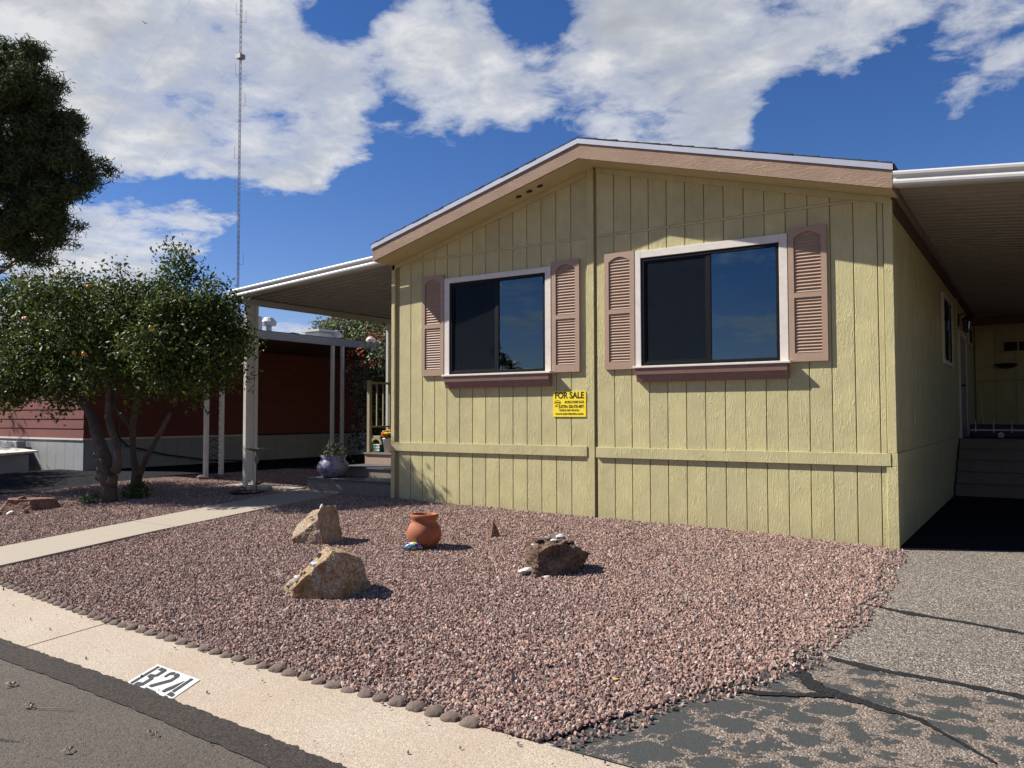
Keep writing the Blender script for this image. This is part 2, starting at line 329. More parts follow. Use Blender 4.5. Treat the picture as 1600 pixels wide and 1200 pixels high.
def talavera():
    m, t, b = newmat('painted_talavera'); p = opos(t)
    v = t.voro(p, 11); r = t.voro(p, 11, out='Color'); s = t.node('ShaderNodeSeparateColor', i_0=r).outputs[0]
    ring = t.ramp(v, [(.0, 0.0), (.16, 1.0), (.26, 1.0), (.30, 0.0)], 'CONSTANT')
    rc = t.ramp(s, [(0, (.05, .06, .30)), (.45, (.40, .04, .12)), (.7, (.03, .04, .16))], 'CONSTANT')
    v2 = t.voro(p, 26, 'DISTANCE_TO_EDGE')
    basec = t.mix(t.ramp(v2, [(0, 1.0), (.08, 0.0)]), (.22, .21, .26), (.02, .02, .10))
    basec = t.mix(ring, basec, rc)
    t.inp(b, 'Base Color', basec); b.inputs['Roughness'].default_value = .25; return m
M['talavera'] = talavera()
def ceramic():
    m, t, b = newmat('painted_ceramic'); p = opos(t)
    s = t.node('ShaderNodeSeparateColor', i_0=t.voro(p, 28, out='Color')).outputs[0]
    t.inp(b, 'Base Color', t.ramp(s, [(0, (.03, .05, .35)), (.25, (.4, .5, .08)), (.42, (.55, .6, .62)), (.6, (.05, .25, .3)), (.8, (.5, .12, .05))], 'CONSTANT'))
    b.inputs['Roughness'].default_value = .25; return m
M['ceramic'] = ceramic()

# ------------------------------------------------------------------ builders
def link(name, me, mat=None, parent=None, loc=(0, 0, 0), rot=(0, 0, 0), smooth=False):
    o = bpy.data.objects.new(name, me); COL.objects.link(o)
    if mat is not None and me is not None:
        for mm in (mat if isinstance(mat, (list, tuple)) else [mat]): me.materials.append(M[mm] if isinstance(mm, str) else mm)
    if parent is not None: o.parent = parent
    o.location = loc; o.rotation_euler = rot
    if smooth and me: me.polygons.foreach_set('use_smooth', [True] * len(me.polygons))
    return o
def tag(o, label, cat, group=None):
    o['label'] = label; o['category'] = cat
    if group: o['group'] = group
    return o
def struct(o, kind='structure'): o['kind'] = kind; return o
def thing(name, label, cat, loc=(0, 0, 0), rz=0, group=None):
    o = bpy.data.objects.new(name, None); COL.objects.link(o); o.location = loc; o.rotation_euler = (0, 0, rz); o.empty_display_size = .2
    return tag(o, label, cat, group)
class MB:
    def __init__(s): s.v = []; s.f = []; s.mi = []
    def add(s, vs, fs, mi=0):
        k = len(s.v); s.v += [tuple(v) for v in vs]; s.f += [tuple(i + k for i in f) for f in fs]; s.mi += [mi] * len(fs); return s
    def box(s, x0, x1, y0, y1, z0, z1, mi=0):
        return s.add([(x0, y0, z0), (x1, y0, z0), (x1, y1, z0), (x0, y1, z0), (x0, y0, z1), (x1, y0, z1), (x1, y1, z1), (x0, y1, z1)],
                     [(0, 3, 2, 1), (4, 5, 6, 7), (0, 1, 5, 4), (1, 2, 6, 5), (2, 3, 7, 6), (3, 0, 4, 7)], mi)
    def loft(s, A, B, mi=0):   # two equal rings of points, closed with caps
        n = len(A); return s.add(list(A) + list(B), [tuple(range(n - 1, -1, -1)), tuple(range(n, 2 * n))] + [(i, (i + 1) % n, n + (i + 1) % n, n + i) for i in range(n)], mi)
    def tube(s, pts, rad, n=8, mi=0):
        pts = [Vector(p) for p in pts]; rad = rad if isinstance(rad, (list, tuple)) else [rad] * len(pts)
        rings = []; ref = Vector((.3, .2, 1)).normalized()
        for i, p in enumerate(pts):
            d = (pts[min(i + 1, len(pts) - 1)] - pts[max(i - 1, 0)]).normalized()
            a = d.cross(ref if abs(d.dot(ref)) < .95 else Vector((1, 0, 0))).normalized(); b = d.cross(a)
            rings.append([p + (a * math.cos(2 * math.pi * k / n) + b * math.sin(2 * math.pi * k / n)) * rad[i] for k in range(n)])
        vs = [v for r in rings for v in r]; fs = []
        for i in range(len(rings) - 1):
            for k in range(n): fs.append((i * n + k, i * n + (k + 1) % n, (i + 1) * n + (k + 1) % n, (i + 1) * n + k))
        fs.append(tuple(range(n - 1, -1, -1))); fs.append(tuple(range((len(rings) - 1) * n, len(rings) * n)))
        return s.add(vs, fs, mi)
    def lathe(s, prof, n=32, c=(0, 0, 0), mi=0):
        vs = []; fs = []
        for r, z in prof:
            for k in range(n): a = 2 * math.pi * k / n; vs.append((c[0] + r * math.cos(a), c[1] + r * math.sin(a), c[2] + z))
        for i in range(len(prof) - 1):
            for k in range(n): fs.append((i * n + k, i * n + (k + 1) % n, (i + 1) * n + (k + 1) % n, (i + 1) * n + k))
        if prof[0][0] > 0: fs.append(tuple(range(n - 1, -1, -1)))
        return s.add(vs, fs, mi)
    def mesh(s, name='mesh'):
        me = bpy.data.meshes.new(name); me.from_pydata(s.v, [], s.f)
        if any(s.mi): me.polygons.foreach_set('material_index', s.mi)
        me.update(); return me
    def obj(s, name, mat, parent=None, loc=(0, 0, 0), rot=(0, 0, 0), smooth=False, bevel=0):
        me = s.mesh(name)
        if bevel:
            bm = bmesh.new(); bm.from_mesh(me); bmesh.ops.bevel(bm, geom=bm.edges[:], offset=bevel, segments=1, affect='EDGES', clamp_overlap=True); bm.to_mesh(me); bm.free()
        return link(name, me, mat, parent, loc, rot, smooth)
def copy_tree(o, loc=None, rz=None, parent=None):
    c = o.copy(); COL.objects.link(c)
    if parent is not None: c.parent = parent
    if loc is not None: c.location = loc
    if rz is not None: c.rotation_euler = (0, 0, rz)
    for ch in o.children: copy_tree(ch, parent=c)
    return c
def text_mesh(name, s, size, mat, parent, M4, sx=1.0, bold=.0, width=None):
    cu = bpy.data.curves.new(name, 'FONT'); cu.body = s; cu.size = size; cu.align_x = 'CENTER'; cu.align_y = 'CENTER'; cu.offset = bold; cu.extrude = .0006
    o = bpy.data.objects.new(name, cu); COL.objects.link(o)
    dg = bpy.context.evaluated_depsgraph_get(); me = bpy.data.meshes.new_from_object(o.evaluated_get(dg))
    COL.objects.unlink(o); bpy.data.objects.remove(o)
    if width:
        xs = [v.co.x for v in me.vertices]; sx = width / (max(xs) - min(xs))
    me.transform(M4 @ Matrix.Diagonal((sx, 1, 1, 1)))
    return link(name, me, mat, parent)

def bX(x): return float(np.interp(-x, [1.3, 8, 12], [0, .1, .15]))
def g(x, y): return -.2 + (.2 + bX(x)) * min(max((y - 3.1) / 6.3, 0), 1)
def yin(x):   # inner edge of the gutter
    return float(np.interp(x, [-30, -8.5, -6.3, -4.3, -2.9, -2.25, -1.8, 8], [5.0, 3.84, 3.60, 3.50, 3.45, 3.42, 3.40, 3.2]))
def yout(x): return float(np.interp(x, [-30, -6.5, -4.8, -3.5, -2.6, 8], [3.85, 2.97, 2.92, 2.84, 2.77, 2.35]))
def ybed(x): return yin(x) + .030

def grid_surface(name, mat, xs, yfun0, yfun1, ny, zf, inset=None):
    vs = []; fs = []
    for i, x in enumerate(xs):
        y0, y1 = yfun0(x), yfun1(x)
        for j in range(ny + 1):
            y = y0 + (y1 - y0) * j / ny; vs.append((x, y, zf(x, y)))
    for i in range(len(xs) - 1):
        for j in range(ny): a = i * (ny + 1) + j; fs.append((a, a + ny + 1, a + ny + 2, a + 1))
    me = bpy.data.meshes.new(name); me.from_pydata(vs, [], fs); me.update()
    return link(name, me, mat, smooth=True)
def frange(a, b, st):
    n = max(1, int(round((b - a) / st))); return [a + (b - a) * i / n for i in range(n + 1)]

# ------------------------------------------------------------------ setting
fs_ = MB().box(-400, 400, -400, 400, -.5, -.45); struct(fs_.obj('ground', 'bed'))
xs = frange(-60, 30, 1.0)
struct(grid_surface('street', 'street', xs, lambda x: -8, lambda x: yout(x) + .02, 6, lambda x, y: -.245 - .0))
struct(grid_surface('tar_seam', 'tar', frange(-20, 4, .022), lambda x: yout(x) - .20 + .018 * noise.noise(Vector((x * 1.3, 0, 3))) + .012 * noise.noise(Vector((x * 9, 0, 3))), lambda x: yout(x) + .015 + .018 * noise.noise(Vector((x * 9, 5, 0))) + .022 * noise.noise(Vector((x * 31, 5, 0))), 1, lambda x, y: -.2385 + .006 * (y > yout(x) - .1)))
def zg(x, y):
    t = (y - yout(x)) / (yin(x) - yout(x)); return -.240 + .045 * t
joints = [-30, -22, -14.3, -10.25, -6.14, -1.2, 2.5, 8]
for a, b in zip(joints[:-1], joints[1:]):
    mb = MB(); xx = frange(a + .010, b - .010, .4)
    sk = .27
    for x0, x1 in zip(xx[:-1], xx[1:]):
        q = [(x0 , yout(x0), zg(x0, yout(x0))), (x1, yout(x1), zg(x1, yout(x1))), (x1 - 0, yin(x1) + .06, zg(x1, yin(x1))), (x0 - 0, yin(x0) + .06, zg(x0, yin(x0)))]
        # joints run slightly askew
        q = [q[0], q[1], (q[2][0] - .0, q[2][1], q[2][2]), (q[3][0], q[3][1], q[3][2])]
        mb.loft([(p[0], p[1], p[2] - .12) for p in q], q)
    struct(mb.obj('gutter_slab', 'gutter'))
# driveway on the right
struct(grid_surface('driveway', 'driveway', frange(-2.2, 9, .4), lambda x: yin(x) + .04, lambda x: 9.50 + .43 * max(x + 1.3, 0), 22, lambda x, y: g(max(x, -1.3), y) + (-.012 if x < -1.9 else 0)))
struct(grid_surface('carport_shade_pavement', 'darkasphalt', frange(-1.4, 9, .8), lambda x: 9.46 + .43 * max(x + 1.3, 0), lambda x: 24, 8, lambda x, y: .003))  # dark asphalt, its front edge cut along the shadow cast by the house
# neighbour's drive
struct(grid_surface('neighbor_driveway', 'darkasphalt', frange(-19.5, -15.0, .5), lambda x: yin(x) + .05, lambda x: 26, 24, lambda x, y: g(x, y) + .01))

def zgr(x, y):
    z = g(x, y) + .012 * noise.noise(Vector((x * .8, y * .8, 0))) + .008 * noise.noise(Vector((x * 3, y * 3, 4)))
    d = 9.4 - y
    if -8.4 < x < -1.3 and d < 1.4: z += .035 * (1 - max(d, 0) / 1.4) * min(1, (-1.3 - x) / 1.5)
    return z
def xr(y):  # right edge of the gravel
    return float(np.interp(y, [3.3, 3.7, 4.4, 5.2, 6.2, 7.2, 9.5], [-2.1, -2.0, -1.66, -1.36, -1.26, -1.2, -1.38]))
def wl(y): return float(np.interp(y, [3.5, 4.4, 9.6], [-10.0, -10.07, -10.62]))
def wr(y): return float(np.interp(y, [3.5, 4.1, 6, 9.6], [-8.93, -8.99, -9.31, -9.64]))
def strip(name, mat, y0, y1, xl, xrr, nx, ny, zf):
    vs = []; fs = []
    for j in range(ny + 1):
        y = y0 + (y1 - y0) * j / ny
        a, b = xl(y), xrr(y)
        for i in range(nx + 1): x = a + (b - a) * i / nx; yy = max(y, ybed(x)); vs.append((x, yy, zf(x, yy)))
    for j in range(ny):
        for i in range(nx): a = j * (nx + 1) + i; fs.append((a, a + 1, a + nx + 2, a + nx + 1))
    me = bpy.data.meshes.new(name); me.from_pydata(vs, [], fs); me.update(); return link(name, me, mat, smooth=True)
def xr_n(y): return xr(y) + .06 * noise.noise(Vector((0, y * 3, 8))) + .04 * noise.noise(Vector((0, y * 11, 8)))
bedR = struct(strip('gravel_bed', 'bed', 3.42, 9.39, wr, xr_n, 60, 60, zgr))
bedL = struct(strip('gravel_bed', 'bed', 3.50, 9.95, lambda y: -15.05 - .06 * (9.4 - y), wl, 50, 60, zgr))
bedB = struct(strip('gravel_bed', 'bed', 9.39, 13.2, lambda y: -15.02, lambda y: -8.37 if y < 9.6 else -10.5, 30, 20, zgr))
for nm, (y0, y1) in (('path', (3.46, 6.35)), ('path', (6.362, 9.6))):
    mb = MB(); yy = frange(y0, y1, .3)
    for a, b in zip(yy[:-1], yy[1:]):
        q = [(wl(a), a, g(-10, a) + .035), (wr(a), a, g(-9, a) + .035), (wr(b), b, g(-9, b) + .035), (wl(b), b, g(-10, b) + .035)]
        mb.loft([(p[0], p[1], p[2] - .12) for p in q], q)
    struct(mb.obj('path', 'path'))
struct(MB().box(-12.3, -10.64, 9.35, 9.72, .05, .178).obj('path', 'path'))

# gravel scattered as instanced stones
def gravel_nodes(name, density, dmin, smin, smax, seed):
    ng = bpy.data.node_groups.new(name, 'GeometryNodeTree'); t = NT(ng)
    ng.interface.new_socket('Geometry', in_out='INPUT', socket_type='NodeSocketGeometry'); ng.interface.new_socket('Geometry', in_out='OUTPUT', socket_type='NodeSocketGeometry')
    gi = t.node('NodeGroupInput'); go = t.node('NodeGroupOutput')
    ds = t.node('GeometryNodeDistributePointsOnFaces')
    t.inp(ds, 'Mesh', gi.outputs[0])
    if dmin: ds.distribute_method = 'POISSON'; ds.inputs['Distance Min'].default_value = dmin; ds.inputs['Density Max'].default_value = density
    else: ds.inputs['Density'].default_value = density
    ds.inputs['Seed'].default_value = seed
    jn = t.node('GeometryNodeJoinGeometry')
    for k in range(7):
        ic = t.node('GeometryNodeMeshIcoSphere'); ic.inputs['Radius'].default_value = 1; ic.inputs['Subdivisions'].default_value = 2
        sp = t.node('GeometryNodeSetPosition'); t.inp(sp, 'Geometry', ic.outputs[0])
        po = t.node('GeometryNodeInputPosition').outputs[0]
        nz = t.n.new('ShaderNodeTexNoise'); nz.inputs['Scale'].default_value = .85; nz.inputs['Detail'].default_value = 1.5; t.inp(nz, 'Vector', t.vmath('ADD', po, (k * 7.3, k * 3.1, 1)))
        of = t.vmath('SCALE', t.vmath('SUBTRACT', nz.outputs[1], (.5, .5, .5))); of.node.inputs['Scale'].default_value = 1.9
        t.inp(sp, 'Offset', of)
        tr = t.node('GeometryNodeTransform'); t.inp(tr, 'Geometry', sp.outputs[0]); tr.inputs['Scale'].default_value = [(1, .8, .6), (1.2, .75, .7), (.9, .9, .75), (1.3, .7, .55), (1, 1, .55), (.8, 1.1, .8), (1.1, .65, .65)][k]
        sm = t.node('GeometryNodeSetMaterial'); t.inp(sm, 'Geometry', tr.outputs[0]); sm.inputs['Material'].default_value = M['stone']
        fl = t.node('GeometryNodeSetShadeSmooth'); t.inp(fl, 0, sm.outputs[0]); fl.inputs['Shade Smooth'].default_value = False
        gti = t.node('GeometryNodeGeometryToInstance'); t.inp(gti, 0, fl.outputs[0])
        t.l.new(gti.outputs[0], jn.inputs[0])
    io = t.node('GeometryNodeInstanceOnPoints'); t.inp(io, 'Points', ds.outputs['Points']); t.inp(io, 'Instance', jn.outputs[0])
    io.inputs['Pick Instance'].default_value = True
    ri = t.node('FunctionNodeRandomValue', data_type='INT'); 
    for s_ in ri.inputs:
        if s_.type == 'INT' and s_.name == 'Min': s_.default_value = 0
        if s_.type == 'INT' and s_.name == 'Max': s_.default_value = 6
    ri.inputs['Seed'].default_value = seed + 3
    t.inp(io, 'Instance Index', [o for o in ri.outputs if o.type == 'INT'][0])
    rv = t.node('FunctionNodeRandomValue', data_type='FLOAT_VECTOR'); rv.inputs[0].default_value = (0, 0, 0); rv.inputs[1].default_value = (6.28, 6.28, 6.28); rv.inputs['Seed'].default_value = seed + 5
    t.inp(io, 'Rotation', rv.outputs[0])
    rs = t.node('FunctionNodeRandomValue', data_type='FLOAT')
    fl_in = [s_ for s_ in rs.inputs if s_.type == 'VALUE']
    fl_in[0].default_value = 0; fl_in[1].default_value = 1; rs.inputs['Seed'].default_value = seed + 9
    v = t.math('POWER', [o for o in rs.outputs if o.type == 'VALUE'][0], 1.7)
    t.inp(io, 'Scale', t.math('ADD', t.math('MULTIPLY', v, smax - smin), smin))
    t.l.new(io.outputs[0], go.inputs[0]); return ng
def scatter(src, name, ng):
    o = link(name, src.data.copy()); o.data.materials.clear(); o.data.materials.append(M['stone']); o.location.z = .006
    m = o.modifiers.new('scatter', 'NODES'); m.node_group = ng; struct(o, 'stuff'); return o
NG = gravel_nodes('gravel_scatter', 4800, .0115, .0078, .0185, 1)
scatter(bedR, 'gravel', NG); scatter(bedL, 'gravel', NG); scatter(bedB, 'gravel', NG)
NL = gravel_nodes('loose_scatter', 60, 0, .005, .014, 4); NF = gravel_nodes('fine_scatter', 9, 0, .004, .009, 8); ND = gravel_nodes('fringe_scatter', 900, .014, .007, .017, 12)
fr1 = strip('loose_gravel', 'stone', 3.45, 9.3, lambda y: xr(y) - .02, lambda y: xr(y) + .16 + .1 * noise.noise(Vector((3, y * 2, 1))), 3, 60, lambda x, y: g(max(x, -1.3), y) + .004)
scatter(fr1, 'loose_gravel', ND); bpy.data.objects.remove(fr1)
fr1 = strip('loose_gravel', 'stone', 3.45, 9.35, lambda y: xr(y) + .10, lambda y: xr(y) + .22, 3, 60, lambda x, y: g(max(x, -1.3), y) + .004)
scatter(fr1, 'loose_gravel', NL); bpy.data.objects.remove(fr1)
fr1 = grid_surface('loose_gravel', 'stone', frange(-9.5, -1.6, .3), lambda x: yin(x) - .06, lambda x: yin(x) + .05, 1, lambda x, y: zg(x, y) + .004)
scatter(fr1, 'loose_gravel', NL); bpy.data.objects.remove(fr1)
fr1 = grid_surface('loose_gravel', 'stone', frange(-9.5, -1.6, .3), lambda x: yout(x) + .03, lambda x: yin(x) - .05, 1, lambda x, y: zg(x, y) + .004)
scatter(fr1, 'loose_gravel', NF); bpy.data.objects.remove(fr1)
fr1 = grid_surface('loose_gravel', 'stone', frange(-9.5, 1, .3), lambda x: yout(x) - 1.6, lambda x: yout(x) + .0, 1, lambda x, y: -.24)
scatter(fr1, 'loose_gravel', gravel_nodes('street_scatter', 3, 0, .004, .009, 18)); bpy.data.objects.remove(fr1)

# edging stones
me_e = []
for k in range(4):
    bm = bmesh.new(); bmesh.ops.create_icosphere(bm, subdivisions=3, radius=1)
    for v in bm.verts:
        n = v.co.normalized(); c = v.co.copy()
        c.y = math.copysign(abs(c.y) ** .8, c.y)
        c += n * (.16 * noise.noise(n * 1.6 + Vector((k * 5, 0, 0))) + .05 * noise.noise(n * 5 + Vector((k, 4, 0)))); v.co = c
    me = bpy.data.meshes.new('edging_stone'); bm.to_mesh(me); bm.free(); me.materials.append(M['greyrock']); me.polygons.foreach_set('use_smooth', [True] * len(me.polygons)); me_e.append(me)
x = -9.4; i = 0
while x < -2.4:
    w = .118 + .02 * rnd.random()
    o = bpy.data.objects.new('edging_stone', me_e[i % 4]); COL.objects.link(o)
    y = yin(x) + .035
    o.location = (x, y, zg(x, yin(x)) + .002 - (.012 * rnd.random() if -5.2 < x < -3.2 else .004 * rnd.random())); o.scale = (w * .47, .052, .026 + .010 * rnd.random()); o.rotation_euler = (R(8), 0, R(-6 + rnd.uniform(-9, 9)) + (R(22)))
    tag(o, 'rounded grey-brown edging stone in the row between pink gravel and concrete gutter', 'edging stone', 'edging stones along the gutter')
    x += w * (1.0 + .05 * rnd.random()); i += 1

# tar strips on the driveway
def ribbon(name, pts, w, mat, z0=.004, n=60, jag=.35):
    P = [Vector((p[0], p[1], 0)) for p in pts]; L = [0]
    for a, b in zip(P[:-1], P[1:]): L.append(L[-1] + (b - a).length)
    mb = MB(); pr = None; vs = []
    for i in range(n + 1):
        s = L[-1] * i / n; px = float(np.interp(s, L, [p.x for p in P])); py = float(np.interp(s, L, [p.y for p in P])); ww = float(np.interp(s, L, [q if isinstance(q, (int, float)) else q for q in (w if isinstance(w, (list, tuple)) else [w] * len(P))]))
        d = Vector((np.interp(s + .05, L, [p.x for p in P]) - np.interp(s - .05, L, [p.x for p in P]), np.interp(s + .05, L, [p.y for p in P]) - np.interp(s - .05, L, [p.y for p in P]), 0)).normalized(); nn = Vector((-d.y, d.x, 0))
        for sgn in (-1, 1):
            q = ww * (1 + jag * noise.noise(Vector((s * 9, sgn * 5, px))) + jag * .7 * noise.noise(Vector((s * 30, sgn * 5, px)))) + .004
            v = Vector((px, py, 0)) + nn * sgn * q; vs.append((v.x, v.y, g(max(v.x, -1.3), v.y) + z0))
    fs = [(2 * i, 2 * i + 2, 2 * i + 3, 2 * i + 1) for i in range(n)]
    return struct(MB().add(vs, fs).obj(name, mat))
ribbon('tar_strip', [(-1.33, 5.5), (-.9, 5.36), (-.4, 5.32), (.3, 5.22), (1.4, 5.05)], [.012, .035, .022, .04, .03], 'tarblack', .004, 140, .9)
ribbon('tar_strip', [(-1.22, 6.92), (-.85, 6.78), (-.5, 6.72), (-.1, 6.6), (.9, 6.3)], [.004, .035, .022, .026, .014], 'tarblack', .004, 140, .9)
ribbon('tar_strip', [(-1.36, 5.42), (-1.27, 5.1), (-1.1, 4.86), (-.85, 4.76), (-.55, 4.66), (-.2, 4.3)], [.012, .04, .045, .035, .016, .004], 'tarblack', .006, 90, .8)
ribbon('tar_strip', [(-1.0, 4.78), (-1.3, 4.62), (-1.7, 4.52)], [.03, .022, .006], 'tarblack', .008, 70, .9)
ribbon('chalk_line', [(-.95, 8.6), (-.4, 8.25), (.3, 7.95)], [.002, .005, .004], 'path', .004, 80, .9)

# ------------------------------------------------------------------ the house
X0, X1, YF, YB = -8.36, -1.28, 9.4, 22.6
XP = -4.845
def zs(x): return 4.694 - (.2645 if x > XP else .2700) * abs(x - XP)     # underside of the rake overhang
H = thing('mobile_home', 'yellow-green double-wide manufactured home with gable front, two windows and a for sale placard', 'house', (0, 0, 0))
W1 = (-7.24, -5.59, 2.03, 3.37); W2 = (-4.19, -2.46, 2.05, 3.41)   # openings
BW = MB()
def wall_rects(xa, xb, za, zb, holes):
    rects = [(xa, xb, za, zb)]
    for hx0, hx1, hz0, hz1 in holes:
        out = []
        for (a, b, c, d) in rects:
            if hx1 <= a or hx0 >= b or hz1 <= c or hz0 >= d: out.append((a, b, c, d)); continue
            if a < hx0: out.append((a, hx0, c, d))
            if hx1 < b: out.append((hx1, b, c, d))
            aa, bb = max(a, hx0), min(b, hx1)
            if c < hz0: out.append((aa, bb, c, hz0))
            if hz1 < d: out.append((aa, bb, hz1, d))
        rects = out
    return rects
for (a, b, c, d) in wall_rects(X0 + .02, X1 - .02, -.3, 3.76, [W1, W2]): BW.box(a, b, YF + .014, YF + .06, c, d)
BW.loft([(X0 + .02, YF + .014, 3.762), (X1 - .02, YF + .014, 3.762), (XP, YF + .014, 4.69)], [(X0 + .02, YF + .06, 3.762), (X1 - .02, YF + .06, 3.762), (XP, YF + .06, 4.69)])
BW.box(X1 - .06, X1 - .014, YF + .061, YB, -.3, 3.76); BW.box(X0 + .014, X0 + .06, YF + .061, YB, -.3, 3.76)
BW.obj('wall', 'gap', H)
pc = {}
def plank(x0, x1, z0, z1f, y=YF, t=.016):
    """one vertical siding board, front face at y, chamfered edges; z1f may be a slope"""
    c = .004; prof = [(x0, y + t), (x0, y + c), (x0 + c, y), (x1 - c, y), (x1, y + c), (x1, y + t)]
    f = z1f if callable(z1f) else (lambda x: z1f)
    return [(px, py, z0) for px, py in prof], [(px, py, f(px)) for px, py in prof]
gl = [-7.994 + .2324 * k for k in range(-1, 14)]; gl = [g_ for g_ in gl if g_ < -4.98]
gr = [-4.569 + .2418 * k for k in range(0, 14)]; gr = [g_ for g_ in gr if g_ < -1.38]
edgesL = [X0 + .09] + gl[0:] + [-4.962]; edgesR = [-4.825] + gr + [-1.362]
GW = .0045
for ed in (edgesL, edgesR):
    for a, b in zip(ed[:-1], ed[1:]):
        if b - a < .05: continue
        a2, b2 = a + GW, b - GW
        key = ('lo', round(b2 - a2, 3))
        # skirt board
        if key not in pc:
            A, B = plank(a2, b2, -.25, .90); m0 = MB(); m0.loft(A, B); me = m0.mesh('siding_plank'); me.transform(Matrix.Translation((-a2, 0, 0))); me.materials.append(M['siding']); pc[key] = me
        link('siding_plank', pc[key], None, H, (a2, 0, 0))
        holes = [h for h in (W1, W2) if h[0] < b2 and h[1] > a2]
        if not holes:
            key = ('up', round(b2 - a2, 3))
            if key not in pc:
                A, B = plank(a2, b2, .98, 3.752); m0 = MB(); m0.loft(A, B); me = m0.mesh('siding_plank'); me.transform(Matrix.Translation((-a2, 0, 0))); me.materials.append(M['siding']); pc[key] = me
            link('siding_plank', pc[key], None, H, (a2, 0, 0))
        else:
            h = holes[0]; segs = [(a2, b2, .98, h[2] - .002), (a2, b2, h[3] + .002, 3.752)]
            if a2 < h[0] - .01: segs.append((a2, h[0], h[2] - .002, h[3] + .002))
            if b2 > h[1] + .01: segs.append((h[1], b2, h[2] - .002, h[3] + .002))
            for sg in segs: m0 = MB(); A, B = plank(*sg); m0.loft(A, B); m0.obj('siding_plank', 'siding', H)
        if min(zs(a2), zs(b2)) > 3.80:
            m0 = MB(); A, B = plank(a2, b2, 3.785, lambda x: zs(x)); m0.loft(A, B); m0.obj('siding_plank', 'siding', H)
MB().box(X0 + .02, -4.965, YF - .006, YF + .012, 3.755, 3.782).obj('joint_batten', 'siding', H, bevel=.004)
MB().box(-4.82, X1 - .08, YF - .006, YF + .012, 3.755, 3.782).obj('joint_batten', 'siding', H, bevel=.004)
MB().loft([(-4.958, YF - .018, -.25), (-4.858, YF - .018, -.25), (-4.858, YF + .013, -.25), (-4.958, YF + .013, -.25)], [(-4.958, YF - .018, zs(-4.958)), (-4.858, YF - .018, zs(-4.858)), (-4.858, YF + .013, zs(-4.858)), (-4.958, YF + .013, zs(-4.958))]).obj('center_batten', 'siding', H)
MB().box(X0 - .002, -4.962, YF - .030, YF - .004, .878, 1.012).obj('belt_board', 'siding', H, bevel=.003)
MB().box(-4.828, X1 - .045, YF - .034, YF - .004, .870, 1.004).obj('belt_board', 'siding', H, bevel=.003)
# corner boards
MB().box(X0 - .012, X0 + .055, YF - .020, YF + .05, 1.016, 3.75).obj('corner_board', 'siding', H, bevel=.003)
MB().box(X0 - .012, X0 + .055, YF - .020, YF + .05, -.25, .874).obj('corner_board', 'siding', H, bevel=.003)
MB().box(X1 - .078, X1 + .012, YF - .022, YF + .05, 1.008, 3.72).obj('corner_board', 'siding', H, bevel=.003)
MB().box(X1 - .09, X1 + .02, YF - .028, YF + .05, -.25, .866).obj('corner_board', 'siding', H, bevel=.003)
MB().box(X1 - .042, X1 + .02, YF - .028, YF + .05, .868, 1.006).obj('corner_board', 'siding', H, bevel=.003)
# frieze along the rake
for xa, xb, nm in ((X0, -4.965, 0), (-4.82, X1, 1)):
    q = [(xa, zs(xa) - .075), (xb, zs(xb) - .075), (xb, zs(xb) - .002), (xa, zs(xa) - .002)]
    MB().loft([(p[0], YF - .020, p[1]) for p in q], [(p[0], YF - .002, p[1]) for p in q]).obj('frieze_board', 'siding', H)
# side walls: carport side, narrow boards
pw = .2032
meS = []
for (z0, z1) in ((-.25, .885), (1.0, 3.68)):
    A, B = plank(0, pw - .008, z0, z1, 0, .015); m0 = MB(); m0.loft(A, B); me = m0.mesh('siding_plank'); me.transform(Matrix.Rotation(R(90), 4, 'Z')); me.materials.append(M['siding']); meS.append(me)
y = YF + .055; k = 0
SW = (14.57, 16.15, 2.24, 3.40); DR = (17.55, 19.25, .96, 3.05); TW = (20.3, 21.4, 2.95, 3.40)
while y < 21.9:
    link('siding_plank', meS[0], None, H, (X1, y, 0)); link('siding_plank', meS[1], None, H, (X1, y, 0)); y += pw
MB().box(X1 + .001, X1 + .022, YF + .055, 17.0, .875, 1.005).obj('belt_board', 'siding', H)
MB().box(X1 + .001, X1 + .03, YF - .0, 21.9, 3.60, 3.74).obj('eave_board', 'brown', H)
y = YF + .055
while y < 12.6: link('siding_plank', meS[1], None, H, (X0 - .014 , y, 0)); y += pw
